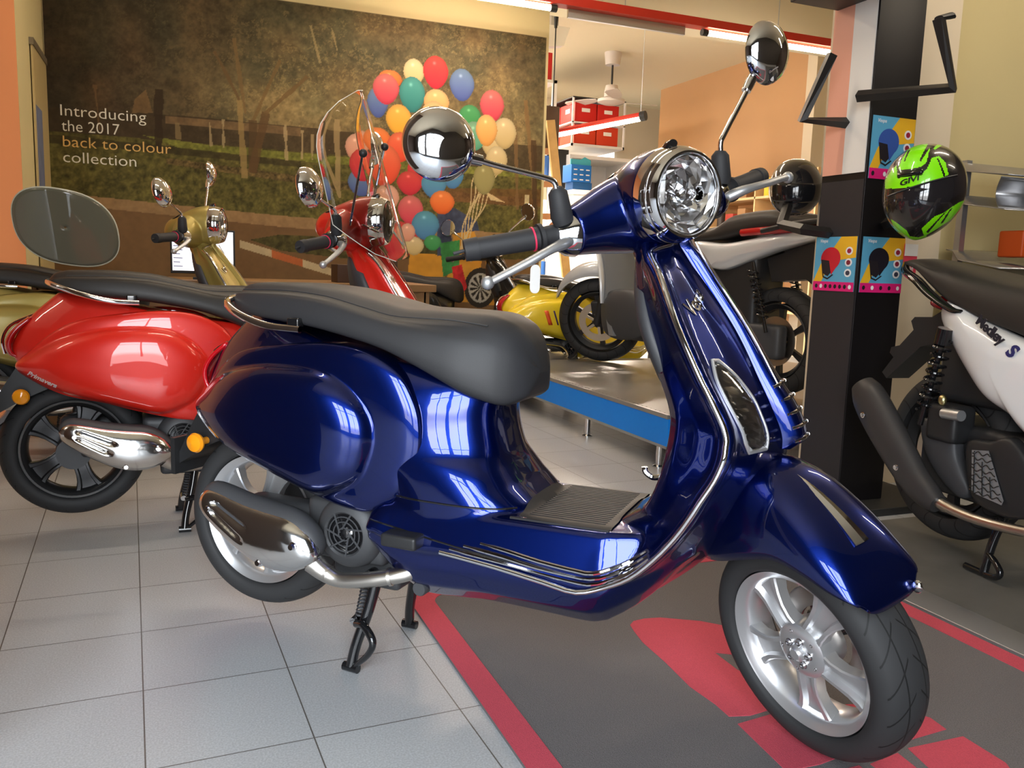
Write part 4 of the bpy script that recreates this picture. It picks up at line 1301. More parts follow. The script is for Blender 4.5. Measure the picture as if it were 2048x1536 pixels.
    for k in range(21):
        y = -.125 + k * .0125
        mb.tube([top(x, y, .0030) for x in np.linspace(.73, .885, 10)], .0009, 6)
    mb.build('mat_ribs', M_matgrey, fm)
    fm = MB().tube([top(x, -.153, .001) for x in np.linspace(.70, .90, 12)], .003, 6).build('mat_edge', M_matgrey, t)
    # --- glove box front
    rows = []
    for z in np.linspace(.66, .915, 14):
        xi = ip(XI, z)
        k = math.sin(PI * (z - .66) / .255 * .94 + .09) ** .35
        hw = ip(WE, z) * .62 * k
        rows.append([(xi - .012 * k + .03 * abs(q) ** 4, hw * q, z) for q in np.linspace(-1, 1, 15)])
    MB().grid(rows).build('glove_box', M_grey, t, solid=.02)
    MB().tube([(.962, -.02, .50), (.945, -.02, .497), (.930, -.02, .506), (.928, -.02, .516)], .006, 8, smooth=3).build('bag_hook', M_chrome, t)
    # --- horn cover (tie)
    rows = []
    for z in np.linspace(.585, .965, 26):
        u_ = (z - .585) / .38
        hw = .036 * (1 - u_) + .026 * u_ + .010 * math.exp(-((u_ - .25) / .2) ** 2)
        pr = .017 + .016 * math.exp(-((u_ - .12) / .2) ** 2)
        if u_ > .93: pr *= 1 - (u_ - .93) / .07 * .8
        if u_ < .03: pr *= .35
        x0 = ip(XC, min(z, .95))
        rows.append([(x0 - .012, -hw, z), (x0 + pr * .55, -hw * .97, z), (x0 + pr * .85, -hw * .8, z), (x0 + pr, -hw * .35, z), (x0 + pr * 1.06, 0, z), (x0 + pr, hw * .35, z), (x0 + pr * .85, hw * .8, z), (x0 + pr * .55, hw * .97, z), (x0 - .012, hw, z)])
    tie = MB().grid(rows, cv=True, caps=True).build('horn_cover', PAINT, t, angle=60)
    mb = MB()
    for k in range(5):
        z = .605 + k * .024
        x0 = ip(XC, z)
        pr = .017 + .016 * math.exp(-(((z - .585) / .38 - .12) / .2) ** 2)
        for s in (-1, 1):
            mb.tube([(x0 + pr * .45, s * .041, z - .004), (x0 + pr * .85, s * .033, z + .001), (x0 + pr * 1.02, s * .016, z + .004), (x0 + pr * 1.06, s * .003, z + .005)], .0034, 8)
    mb.build('horn_grille', M_chrome, tie)
    MB().tube([(ip(XC, z) + .019, -.0335 + .004 * (z > .9), z) for z in np.linspace(.62, .955, 14)], .0018, 6).build('edge_trim', M_chrome, tie)
    # --- front turn signals on the leg shield
    for s in (-1, 1):
        def sig(zz, q, off):
            ylo = ip({.594: .100, .62: .094, .67: .094, .71: .104, .748: .128}, zz); yhi = ip({.594: .150, .62: .162, .67: .166, .71: .158, .748: .140}, zz)
            y = ylo + (yhi - ylo) * q
            return (shield_x(y, zz) + off, s * y, zz)
        zs = np.linspace(.594, .748, 17)
        rows = []
        for i, zz in enumerate(zs):
            e_ = math.sin(PI * i / 16) ** .4 if 0 < i < 16 else 0
            rows.append([sig(zz, q, .001 + .010 * e_ * (1 - abs(2 * q - 1) ** 4)) for q in np.linspace(0, 1, 11)])
        lens = MB().grid(rows).build('turn_signal', M_glass, t, solid=.003)
        edge = [sig(z_, 0, .003) for z_ in zs] + [sig(z_, 1, .003) for z_ in zs[::-1]]
        MB().tube(edge + [edge[0]], .0035, 8).build('signal_frame', M_alloy, lens)
        g = np.random.default_rng(5)
        zz_ = np.linspace(.597, .745, 26)
        MB().grid([[sig(z_, q, .0012 + .0042 * g.random()) for q in np.linspace(.04, .96, 7)] for z_ in zz_]).build('signal_reflector', M_sig, lens, smooth=False)
    # --- script badge on the right of the shield
    vs, fs = text_mb('Vespa', .032, .0006, .0004, .35, .95)
    def bd(v):
        a = R(30); x, y = v.x - .045, v.y
        yy = -.083 + (x * math.cos(a) - y * math.sin(a)); zz = .842 + (x * math.sin(a) + y * math.cos(a))
        return (shield_x(yy, zz) + .002 + v.z, yy, zz)
    MB().add([bd(v) for v in vs], fs).build('script_badge', M_chrome, t, smooth=False)
    # --- letters at the rear of the right cowl
    vs, fs = text_mb('Primavera', .0215, .0008, .0006, .2, 1.0)
    def cd(v):
        a = R(-26)
        xx = -.116 + v.x * math.cos(a) - v.y * math.sin(a); zz = .531 + v.x * math.sin(a) + v.y * math.cos(a)
        return cowl_side(xx, zz, -1, .0008 + v.z, .13)
    MB().add([cd(v) for v in vs], fs).build('model_lettering', mat('letter_silver', (.78, .78, .8), .3, metal=.3), t, smooth=False)
    # --- passenger footrest and side plug
    for s in (-1, 1):
        MB().box(.445, .525, s * .218 if s < 0 else s * .17, s * .17 if s < 0 else s * .218, .335, .362, bev=.007).build('passenger_footrest', M_black, t)
        MB().lathe([(.0001, .004), (.014, .004), (.016, .0), (.016, -.02)], 24, Matrix.Translation((.50, s * .150, .232)) @ Matrix.Rotation(R(90 if s < 0 else -90), 4, 'X')).build('body_plug', M_grey, t)
    # --- engine, swing arm, shock
    mb = MB()
    mb.box(.02, .26, -.125, -.062, .265, .36, bev=.02)
    mb.box(.20, .40, -.13, .09, .250, .385, bev=.02)
    mb.box(-.05, .38, .065, .13, .225, .37, bev=.03)
    mb.lathe([(.0001, 0), (.045, 0), (.05, .02), (.05, .05), (.0001, .05)], 32, Matrix.Translation((.0, -.055, .278)) @ Matrix.Rotation(R(90), 4, 'X'))
    mb.box(.25, .42, -.10, .10, .19, .26, bev=.015)
    mb.build('engine_case', M_cast, t)
    mb = MB()
    Mf = Matrix.Translation((.318, -.125, .322)) @ Matrix.Rotation(R(90), 4, 'X')
    mb.lathe([(.079, -.03), (.081, 0), (.076, .018), (.064, .030), (.049, .034), (.045, .030), (.044, -.01), (.0001, -.012)], 56, Mf)
    fan = mb.build('fan_cover', M_cast, t)
    MB().lathe([(.0001, 0), (.0445, 0)], 40, Matrix.Translation((.318, -.150, .322)) @ Matrix.Rotation(R(90), 4, 'X')).build('fan_dark_disc', M_gloss, fan)  # black disc stands in for the darkness inside the fan opening
    mb = MB()
    for k in range(7):
        a = 2 * PI * k / 7 + .3
        mb.tube([(.318 + .012 * math.cos(a + .9), -.156, .322 + .012 * math.sin(a + .9)), (.318 + .05 * math.cos(a), -.157, .322 + .05 * math.sin(a))], .0022, 6)
    for r_ in (.014, .027, .038):
        mb.tube([(.318 + r_ * math.cos(a), -.1565, .322 + r_ * math.sin(a)) for a in np.linspace(0, 2 * PI, 33)], .0016, 6)
    mb.build('fan_grille', M_grey, fan)
    MB().ball((.333, -.150, .328), .008).build('fan_nut', M_chrome, fan)
    # --- rear suspension spring
    mb = MB()
    mb.tube([(-.02, .10, .30), (.06, .11, .62)], .012, 10)
    mb.tube([(-.02 + .08 * k / 120 + .024 * math.cos(k * .42), .10 + .01 * k / 120 + .024 * math.sin(k * .42), .31 + .30 * k / 120) for k in range(121)], .0045, 6)
    mb.build('rear_shock', M_black, t)
    # --- exhaust
    ctr = [(-.031, .367), (-.018, .364), (.01, .356), (.08, .326), (.15, .304), (.21, .297), (.25, .291), (.277, .285), (.286, .283)]
    hh = [.006, .028, .041, .056, .067, .065, .049, .026, .007]
    ww = [.006, .022, .032, .040, .044, .042, .036, .024, .008]
    A = cat([(x, z, h, w_) for (x, z), h, w_ in zip(ctr, hh, ww)], 4)
    def ell(A_, y0, a0, a1, n, k, grow=1.0, closed=True):
        rows = []
        for i, (x, z, h, w_) in enumerate(A_):
            tx = A_[min(i + 1, len(A_) - 1)][:2] - A_[max(i - 1, 0)][:2]
            tx = tx / np.hypot(*tx); nx, nz = -tx[1], tx[0]
            row = []
            for j in range(n):
                a = a0 + (a1 - a0) * j / (n if closed else n - 1)
                u_ = math.cos(a) * h * grow; d = math.copysign(abs(math.sin(a)) ** k, math.sin(a)) * w_ * grow
                row.append((x + nx * u_, y0 - d, z + nz * u_))
            rows.append(row)
        return rows
    mb = MB().grid(ell(A * np.array([1, 1, 1.0, 1.0]) + np.array([0, .010, 0, 0]), -.188, 0, 2 * PI, 36, 1.0), cv=True, caps=True)
    muf = mb.build('muffler', M_grey, t)
    rows = ell(A + np.array([0, 0, -.003, .003]), -.196, R(4), R(176), 26, .8, 1.0, False)
    # pressed grooves near the tail end of the cover
    def groove(p):
        x, y, z = p
        for k, (gx0, gz0, gx1, gz1) in enumerate([(.028, .366, .115, .328), (.026, .346, .10, .303)]):
            t_ = max(0, min(1, ((x - gx0) * (gx1 - gx0) + (z - gz0) * (gz1 - gz0)) / ((gx1 - gx0) ** 2 + (gz1 - gz0) ** 2)))
            d = math.hypot(x - gx0 - t_ * (gx1 - gx0), z - gz0 - t_ * (gz1 - gz0))
            y += .011 * math.exp(-(d / .0065) ** 2)
        return (x, y, z)
    fine = cat(np.array(rows).reshape(len(rows), -1), 2).reshape(-1, 26, 3)
    fine = [cat(r_, 2) for r_ in fine]
    rows = [[groove(p) for p in r_] for r_ in fine]
    sh = MB().grid(rows).build('heat_shield', M_polish, muf, solid=.003, angle=60)
    mb = MB()
    for c in [(.012, -.228, .354), (.243, -.236, .306), (.150, -.229, .254)]:
        mb.lathe([(.0001, .006), (.006, .006), (.0075, .0), (.010, -.001), (.0105, -.006)], 20, Matrix.Translation(c) @ Matrix.Rotation(R(90), 4, 'X'))
    mb.build('shield_bolt', M_chrome, muf)
    pp = [(.262, -.190, .262), (.288, -.187, .244), (.322, -.184, .232), (.37, -.180, .237), (.42, -.172, .248), (.475, -.155, .263), (.51, -.11, .28)]
    ep = MB().tube(pp, [.024, .020, .0165, .0165, .0165, .0165, .0165], 18, smooth=5).build('exhaust_pipe', M_steel, t)
    mb = MB()
    for a, b in [((.294, -.1865, .2415), (.299, -.186, .2395)), ((.436, -.168, .252), (.442, -.166, .2535))]:
        mb.tube([a, b], .0195, 18)
    mb.build('pipe_clamp', M_steel, ep)
    # --- centre stand
    mb = MB()
    mb.tube([(.36, -.125, .225), (.36, .125, .225)], .014, 12)
    for s in (-1, 1):
        mb.tube([(.36, s * .085, .225), (.345, s * .10, .14), (.325, s * .118, .06), (.318, s * .128, .012)], [.014, .013, .012, .012], 12, smooth=4)
        mb.tube([(.300, s * .128, .010), (.338, s * .130, .010)], .0105, 10)
    mb.tube([(.325, -.118, .108), (.350, -.130, .114), (.380, -.145, .100), (.386, -.148, .082), (.368, -.142, .052), (.330, -.130, .016)], [.009, .009, .009, .008, .007, .006], 10, smooth=4)
    st_o = mb.build('centre_stand', M_gloss, t)
    mb = MB()
    for x_, y_ in [(.335, -.092)]:
        n = 90
        mb.tube([(x_ - .012 * k / n + .0095 * math.cos(k * .72), y_ - .01 * k / n + .0095 * math.sin(k * .72), .205 - .085 * k / n) for k in range(n)], .0022, 6)
    mb.build('stand_spring', M_grey, st_o)
    MB().tube([(.317, -.090, .118), (.317, -.120, .112)], .009, 12).build('spring_pin', M_chrome, st_o)
    # --- wheels
    ty, rm = wheel_meshes()
    for nm, ctr_, MW in (('rear_wheel', (0, 0, .278), Matrix()), ('front_wheel', (1.277, 0, .2296), S)):
        w_ = obj(nm, ty, t, MW @ Matrix.Translation(ctr_) @ Matrix.Rotation(R(0 if nm == 'rear_wheel' else 8), 4, 'Y'))
        r_ = obj('rim', rm, w_)
        mb = MB()
        for k in range(5):
            a = 2 * PI * k / 5 + .3
            bolt(mb, (.024 * math.cos(a), -.039, .024 * math.sin(a)), .006, (0, -1, 0), .008)
        for k in range(5):
            a = 2 * PI * (k + .5) / 5 + .3
            bolt(mb, (.040 * math.cos(a), -.036, .040 * math.sin(a)), .0035, (0, -1, 0), .004)
        mb.build('wheel_bolt', M_chrome, w_)
        MB().lathe([(.0001, -.053), (.010, -.053), (.012, -.049), (.016, -.047), (.018, -.040)], 24, Matrix.Rotation(R(-90), 4, 'X')).build('hub_cap', M_alloy, w_)
        if nm == 'front_wheel':
            mb = MB()
            mb.lathe([(.095, .030), (.100, .032), (.100, .036), (.060, .036), (.060, .030)], 64, Matrix.Rotation(R(-90), 4, 'X'), close=True)
            mb.build('brake_disc', M_steel, w_)
    # --- front end (all steered together)
    rows = []
    n = len(FT)
    for i in range(n):
        rows.append([fender_pt(i, q, -1) for q in np.linspace(1, 0, 17)] + [fender_pt(i, q, 1) for q in np.linspace(0, 1, 17)[1:]])
    fen = MB().grid(rows).build('front_fender', PAINT, t, solid=.004, mw=S, angle=60)
    # crest along the fender
    mb = MB()
    pts = []
    for k in range(10):
        f_ = 20 + k * 1.12; i = int(f_); a = f_ - i
        T = FT[i] * (1 - a) + FT[i + 1] * a
        nrm = np.array([T[0] - 1.16, T[1] - .30]); nrm /= np.hypot(*nrm)
        pts.append((T, nrm))
    rows = []
    for k, (T, nn) in enumerate(pts):
        w_ = .003 + .0145 * (k / 9) ** .8; h_ = .004 + .008 * (k / 9)
        rows.append([(T[0] - nn[0] * .004, -w_, T[1] - nn[1] * .004), (T[0] + nn[0] * h_ * .6, -w_ * .9, T[1] + nn[1] * h_ * .6), (T[0] + nn[0] * h_, 0, T[1] + nn[1] * h_), (T[0] + nn[0] * h_ * .6, w_ * .9, T[1] + nn[1] * h_ * .6), (T[0] - nn[0] * .004, w_, T[1] - nn[1] * .004)])
    MB().grid(rows, cv=True, caps=True).build('fender_crest', M_chrome, fen, angle=25)
    mb = MB()
    mb.tube([(1.15, .0, .43), (1.19, .055, .36), (1.21, .082, .27), (1.22, .088, .20)], [.022, .020, .018, .018], 12, smooth=4)
    mb.tube([(1.20, .085, .205), (1.277, .082, .23)], .020, 12)
    mb.tube([(1.105, 0, .52), (1.15, 0, .42)], .026, 12)
    mb.tube([(1.29, .085, .25), (1.25, .075, .40)], .013, 10)
    mb.tube([(1.277, -.02, .2296), (1.277, .10, .2296)], .011, 12)
    mb.build('front_fork', M_cast, t, mw=S)
    mb = MB()
    mb.ball((1.450, .052, .412), .010, .007, .012)
    mb.build('fender_reflector', M_chrome, fen)
    # handlebar headset
    mb = MB()
    hs = [(.981, .0845, .0862, 1.046), (.972, .086, .088, 1.045), (.955, .085, .087, 1.044), (.92, .081, .084, 1.040), (.885, .073, .076, 1.034), (.85, .064, .066, 1.027), (.815, .053, .054, 1.020), (.785, .036, .038, 1.014), (.77, .015, .018, 1.01)]
    rows = []
    for x, ry, rz, zc in cat(hs, 4):
        rows.append([(x, ry * math.copysign(abs(math.cos(a)) ** .95, math.cos(a)), zc + rz * math.sin(a)) for a in np.linspace(0, 2 * PI, 40, endpoint=False)])
    mb.grid(rows, cv=True, caps=True)
    for s in (-1, 1):
        rows = []
        for y, rx, rz, xc, zc in cat([(.0, .072, .078, .897, 1.014), (.05, .068, .074, .893, 1.015), (.09, .061, .065, .890, 1.014), (.13, .051, .054, .890, 1.011), (.172, .041, .044, .893, 1.008)], 4):
            rows.append([(xc + rx * math.cos(a), s * y, zc + rz * math.sin(a)) for a in np.linspace(0, 2 * PI, 28, endpoint=False)])
        mb.grid(rows, cv=True, caps=True)
    mb.tube([(.935, 0, 1.02), (.905, 0, .985), (.912, 0, .955)], [.062, .055, .048], 28)
    hset = obj('headset', remeshed(mb, 'headset', .0035, 6, PAINT), t, S)
    MH = frameM((1.014, 0, 1.048), (0, 1, 0), (-.06, 0, 1))
    MH = Matrix.Translation((1.014, 0, 1.048)) @ Matrix.Rotation(R(90 - 3), 4, 'Y')
    hl = MB().lathe([(.080, -.022), (.084, -.012), (.0835, .0), (.080, .010), (.0765, .015), (.0725, .0145), (.0700, .008), (.070, -.004)], 72, MH).build('headlight', M_chrome, hset)
    MB().lathe([(.0705, .009), (.069, .015), (.058, .023), (.040, .029), (.020, .0325), (.0001, .0335)], 64, MH).build('headlight_lens', M_glass, hl, solid=.002)
    mb = MB()
    g = np.random.default_rng(3)
    nr, na = 8, 17
    rows = []
    for i in range(nr + 1):
        r_ = .0695 * (i / nr) ** .85
        rows.append([MH @ Vector(((r_ + (g.random() - .5) * .004 * (0 < i < nr)) * math.cos(2 * PI * (j + .4 * (g.random() - .5) * (0 < i < nr)) / na), r_ * math.sin(2 * PI * (j + .4 * (g.random() - .5) * (0 < i < nr)) / na), -.026 + .030 * (i / nr) ** 2 + (g.random() - .5) * .009 * (i < nr))) for j in range(na)])
    mb.grid(rows, cv=True).build('headlight_reflector', M_facet, hl, smooth=False)
    mb = MB()
    MB().lathe([(.0868, -.036), (.0872, -.028), (.0868, -.018), (.0858, -.008), (.0840, -.004), (.082, -.006), (.0815, -.036)], 72, MH).build('headlight_bezel', M_chrome, hl)
    MB().tube([(.965, 0, 1.125), (.985, 0, 1.134), (.997, 0, 1.139)], [.006, .012, .009], 12, flat=.8).build('light_cowl_tip', M_gloss, hset)
    # instrument
    mb = MB()
    mb.lathe([(.0001, .003), (.030, .003), (.034, .0), (.036, -.02)], 40, frameM((.832, 0, 1.078), (0, 1, 0), (-.86, 0, -.50)))
    mb.build('speedometer', M_gloss, hset)
    for s in (-1, 1):
        # control pod and grip
        mb = MB()
        mb.tube([(.893, s * .168, 1.003), (.891, s * .182, 1.005), (.889, s * .207, 1.009)], [.042, .039, .025], 24)
        pod = mb.build('control_pod', M_chrome, hset)
        mb = MB()
        mb.tube([(.889, s * .20, 1.010), (.884, s * .232, 1.010)], [.019, .019], 18)
        mb.tube([(.885, s * .229, 1.010), (.8835, s * .236, 1.010)], .026, 20)
        mb.tube([(.883, s * .236, 1.010), (.867, s * .290, 1.011), (.848, s * .342, 1.012)], [.0208, .0195, .0190], 20)
        mb.tube([(.848, s * .342, 1.012), (.839, s * .366, 1.012)], [.0210, .0198], 20)
        if s < 0:
            mb.tube([(.839, s * .366, 1.012), (.833, s * .386, 1.010)], .0035, 8)
        mb.build('handlebar_grip', M_rubber, hset)
        if s < 0:
            MB().tube([(.8805, s * .2445, 1.010), (.8797, s * .2475, 1.010)], .0226, 20).build('rubber_band', mat('pink_rubber', (.65, .03, .09), .5), hset)
        zl = 0 if s < 0 else 1
        lv = MB().tube([(.905, s * .185, .998), (.930, s * .215, .998 + .012 * zl), (.938, s * .245, .996 + .018 * zl), (.934, s * .29, .984 + .03 * zl), (.920, s * .345, .968 + .045 * zl), (.915, s * .362, .963 + .048 * zl)], [.014, .013, .0100, .0095, .0088, .0085], 14, smooth=4, flat=.8)
        lv.ball((.914, s * .368, .962 + .049 * zl), .0120)
        lv.build('brake_lever', M_alu if s < 0 else M_alu, hset)
        # mirror
        mb = MB()
        mb.tube([(.903, s * .19, 1.030), (.903, s * .193, 1.042), (.903, s * .195, 1.085), (.903, s * .197, 1.094)], [.019, .0205, .0175, .010], 18)
        boot = mb.build('mirror_boot', M_rubber, hset)
        if s < 0:
            P_ = [(.903, -.197, 1.088), (.902, -.199, 1.105), (.899, -.222, 1.118), (.892, -.300, 1.150), (.889, -.335, 1.166)]
            c = Vector((.880, -.400, 1.203)); nrm = Vector((.93, -.16, .25))
            P2 = [(.889, -.330, 1.164), (.887, -.350, 1.172), (.886, -.372, 1.182)]
        else:
            P_ = [(.903, .197, 1.088), (.902, .200, 1.11), (.900, .216, 1.128), (.895, .272, 1.184), (.892, .288, 1.200)]
            c = Vector((.882, .352, 1.262)); nrm = Vector((.95, .16, .05))
            P2 = [(.892, .285, 1.197), (.889, .300, 1.212), (.886, .322, 1.232)]
        mb = MB().tube(P_, .0052, 12, smooth=4)
        mb.tube(P2, [.0095, .0105, .009], 14)
        stem = mb.build('mirror_stem', M_chrome, hset)
        Mm = frameM(c, nrm.cross(Vector((0, 0, 1))), Vector((0, 0, 1)))
        z_ = nrm.normalized(); x_ = Vector((0, 0, 1)).cross(z_).normalized(); y_ = z_.cross(x_)
        Mm = Matrix(((x_.x, y_.x, z_.x, c.x), (x_.y, y_.y, z_.y, c.y), (x_.z, y_.z, z_.z, c.z), (0, 0, 0, 1)))
        sh = MB().lathe([(.060, -.004), (.0625, .0), (.061, .008), (.055, .018), (.042, .028), (.024, .036), (.0001, .039)], 56, Mm).build('mirror_shell', M_chrome, stem)
        MB().lathe([(.0001, -.001), (.060, -.001), (.0595, .0005)], 56, Mm).build('mirror_glass', M_mirror, sh)
    return t
# ------------------------------------------------------------------ helmets
def plain_helmet(loc, rz, tilt, m_shell, label, cat_='helmet', size=.13):
    t = root('helmet', loc, rz, label, cat_)
    Mt_ = Matrix.Rotation(tilt, 4, 'Y')
    rows = []
    for i in range(25):
        a = PI * i / 24
        v = math.cos(a); w = math.sin(a) ** .85
        rows.append([Mt_ @ Vector((size * 1.12 * w * math.cos(b) + .02 * (1 - v) * (math.cos(b) > 0), size * .95 * w * math.sin(b), size * 1.08 * v * (1 if v > 0 else .92))) for b in np.linspace(0, 2 * PI, 40, endpoint=False)])
    MB().grid(rows, cv=True).build('shell', m_shell, t)
    rows = []
    for z in np.linspace(-.42, .22, 9):
        w = math.sqrt(max(0, 1 - z * z)) ** .85
        rows.append([Mt_ @ Vector((size * 1.16 * w * math.cos(b) + .006 + .02 * (1 - z) * .9, size * .985 * w * math.sin(b), size * 1.08 * z)) for b in np.linspace(-1.15, 1.15, 21)])
    MB().grid(rows).build('visor', M_gloss, t, solid=.003)
    return t


def green_helmet():
    c = Vector((2.306, 2.15, 1.181))
    n = Vector((-.731, -.682, 0)); rx = Vector((.682, -.731, 0)); up = Vector((0, 0, 1))
    t = root('motorcycle_helmet', c, 0, 'full-face helmet in fluorescent green and black hanging on the display column hook', 'helmet')
    A = [(-.948, .233), (-.80, .43), (-.701, .508), (-.662, .381), (-.64, .225), (-.104, .26), (.026, .403), (.104, .614), (.26, .657), (.416, .53), (.519, .275), (.156, .127), (-.208, .042), (-.623, .011), (-.93, .05)]
    Bp = [(-.649, .434), (-.571, .657), (-.468, .847), (-.30, .955), (-.026, .975), (.052, .805), (.026, .742), (.0, .53), (-.104, .434), (-.364, .392), (-.571, .392)]
    Cp = [(.117, .826), (.208, .953), (.364, .964), (.156, .794)]
    D = [(.494, -.466), (.805, -.254), (.95, -.18), (.88, -.34), (.675, -.593), (.39, -.773), (.104, -.932), (.026, -.784), (.286, -.551)]
    Ep = [(-.72, -.58), (-.545, -.678), (-.312, -.826), (-.234, -.93), (-.026, -.95), (.156, -.89), (.156, -1.1), (-.286, -1.1), (-.60, -.826)]
    blk = [[(-.013, .953), (.091, .97), (.026, .826), (-.143, .53), (-.169, .572)], [(-.468, .826), (-.403, .847), (-.506, .572), (-.532, .572)], [(.221, .60), (.255, .60), (.45, .25), (.405, .24)], [(.47, -.50), (.56, -.43), (.19, -.86), (.13, -.85)], [(.62, -.40), (.68, -.36), (.50, -.66), (.44, -.68)]]
    NU, NV = 260, 170
    V_ = []
    for i in range(NV + 1):
        a = PI * i / NV; v = math.cos(a)
        w = max(0, 1 - abs(v) ** 2.3) ** .5 if v > 0 else max(0, 1 - abs(v) ** 1.9) ** .62
        sh_ = -.10 * max(0, -v) ** 1.3
        row = []
        for j in range(NU):
            b = 2 * PI * j / NU
            u = w * math.sin(b); d = math.cos(b)
            dep = w * (.150 if d > 0 else .165) * d
            if d > 0: dep += .03 * max(0, -v) * w
            row.append((u + sh_, v, dep, d))
        V_.append(row)
    vs = [rx * (u * .126) + up * (v * .155) + n * dep for r_ in V_ for (u, v, dep, d) in r_]
    fs = []; mi = []
    cu_, cv_, cd_ = [], [], []
    for i in range(NV):
        for j in range(NU):
            j2 = (j + 1) % NU
            fs.append((i * NU + j, (i + 1) * NU + j, (i + 1) * NU + j2, i * NU + j2))
            cu_.append((V_[i][j][0] + V_[i + 1][j2][0] + V_[i][j2][0] + V_[i + 1][j][0]) / 4); cv_.append((V_[i][j][1] + V_[i + 1][j][1]) / 2); cd_.append(V_[i][j][3])
    cu_, cv_, cd_ = map(np.array, (cu_, cv_, cd_))
    g = np.zeros(len(fs), bool)
    for p in (A, Bp, Cp, D, Ep): g |= in_poly(cu_, cv_, p)
    for p in blk: g &= ~in_poly(cu_, cv_, p)
    g &= (cd_ > 0)
    visor = (cd_ > -.05) & (cv_ < .02 + .26 * (cu_ + .4) - .06 * (cu_ < -.6)) & (cv_ > -.58 + .55 * np.abs(cu_ + .12) ** 1.3) & ~g
    mi = np.where(g, 1, np.where(visor, 2, 0))
    me = bpy.data.meshes.new('shell')
    me.from_pydata([tuple(v) for v in vs], [], fs)
    for m in (mat('helmet_black', (.012, .010, .010), .25, coat=1), mat('fluorescent_green', (.27, .95, .0), .35, coat=1), mat('smoked_visor', (.018, .016, .018), .10, coat=1)):
        me.materials.append(m)
    me.polygons.foreach_set('material_index', mi.astype(np.int32)); me.polygons.foreach_set('use_smooth', [True] * len(fs))
    me.update()
    obj('shell', me, t)

    def P(u, v, off=0.0):
        w = max(.0, 1 - abs(v) ** 2.3) ** .5 if v > 0 else max(0, 1 - abs(v) ** 1.9) ** .62
        k = max(0.0, 1 - (u / max(w, .01)) ** 2) ** .5
        return rx * (u * .126) + up * (v * .155) + n * (w * .150 * k + .03 * max(0, -v) * w + off)
    vs, fs2 = text_mb('GIVI', .26, .0, .006, 0, .95)
    mx = max(q.x for q in vs)
    b = MB().add([P(-.575 + q.x / mx * .43, .055 + q.y * .62 + q.x / mx * .11, .0035) for q in vs], fs2)
    b.build('lettering', mat('print_black', (.01, .01, .01), .4), t, smooth=False, solid=.001)
    rows = []
    for q in np.linspace(0, 1, 13):
        u = -.65 + .58 * q; lo = .245 + .02 * q; hi = .33 + .07 * q
        rows.append([P(u, lo + (hi - lo) * r_, .003 + .007 * math.sin(PI * r_)) for r_ in np.linspace(0, 1, 7)])
    MB().grid(rows).build('air_vent', M_gloss, t, solid=.002)
    rows = [[P(u, .02 + .26 * (u + .4) - .03 - .02 * k, .006 - .004 * abs(k)) for u in np.linspace(-.86, .72, 24)] for k in (-1, 0, 1)]
    MB().grid(rows).build('visor_edge', M_grey, t, solid=.002)
    return t


green_helmet()
M_hb = mat('helmet_gloss_black', (.012, .011, .012), .18, coat=1)
plain_helmet((2.46, 2.97, 1.262), R(235), R(8), M_hb, 'glossy black full-face helmet on the low left hook of the column', size=.112)


# ------------------------------------------------------------------ generic scooter parts
def pillow(outline, y0, H, sgn, name, m, parent, k=10, n=24, pw=2.6, ex=.55):
    C1 = cat([list(p) for p in outline], 6, True)
    c = C1.mean(0)
    rows = [[(p[0], (y0(p[0], p[1]) - .03) * sgn, p[1]) for p in C1]]
    for q in range(n + 1):
        s_ = 1 - q / n
        rows.append([(c[0] + (p[0] - c[0]) * s_, (y0(*(c + (p - c) * s_)) + H * (1 - s_ ** pw) ** ex) * sgn, c[1] + (p[1] - c[1]) * s_) for p in C1])
    return MB().grid(rows, cv=True).build(name, m, parent, angle=50)


def big_wheel(name, parent, c, Rt, w, MW, m_rim, disc_side=1, spokes=6):
    MY = Matrix.Rotation(R(-90), 4, 'X')
    rb = Rt * .69
    prof = []
    for k in range(21):
        th = (-1 + 2 * k / 20) * R(115)
        prof.append((max(rb * .98, rb + (Rt - rb) * (.42 + .58 * math.cos(th))), w * math.sin(th)))
    o = MB().lathe(prof, 72, MY, close=True).build(name, M_tyre, parent, angle=60, mw=MW @ Matrix.Translation(c))
    r_ = MB().lathe([(rb * .99, -w * .75), (rb * 1.02, -w * .7), (rb * .93, -w * .45), (rb * .9, 0), (rb * .93, w * .45), (rb * 1.02, w * .7), (rb * .99, w * .75), (rb * .87, w * .3), (rb * .87, -w * .3)], 72, MY, close=True)
    for k in range(spokes):
        M = Matrix.Rotation(2 * PI * k / spokes, 4, 'Y')
        r_.grid([[M @ Vector((x, y, z)) for x, y in [(-h, -.012), (h, -.012), (h, .012), (-h, .012)]] for z, h in [(.03, .020), (rb * .5, .011), (rb * .9, .018)]], cv=True, caps=True)
    r_.lathe([(.0001, -.04), (.04, -.04), (.045, .04), (.0001, .04)], 24, MY)
    r_.build('rim', m_rim, o, angle=35)
    s = disc_side
    d = MB()
    d.lathe([(Rt * .30, s * .045), (Rt * .46, s * .045), (Rt * .46, s * .050), (Rt * .30, s * .050)], 60, MY, close=True)
    for k in range(6):
        M = Matrix.Rotation(2 * PI * k / 6, 4, 'Y')
        d.box(-.009, .009, s * .047 - .002, s * .047 + .002, .035, Rt * .31, M)
    d.build('brake_disc', M_steel, o)
    return o


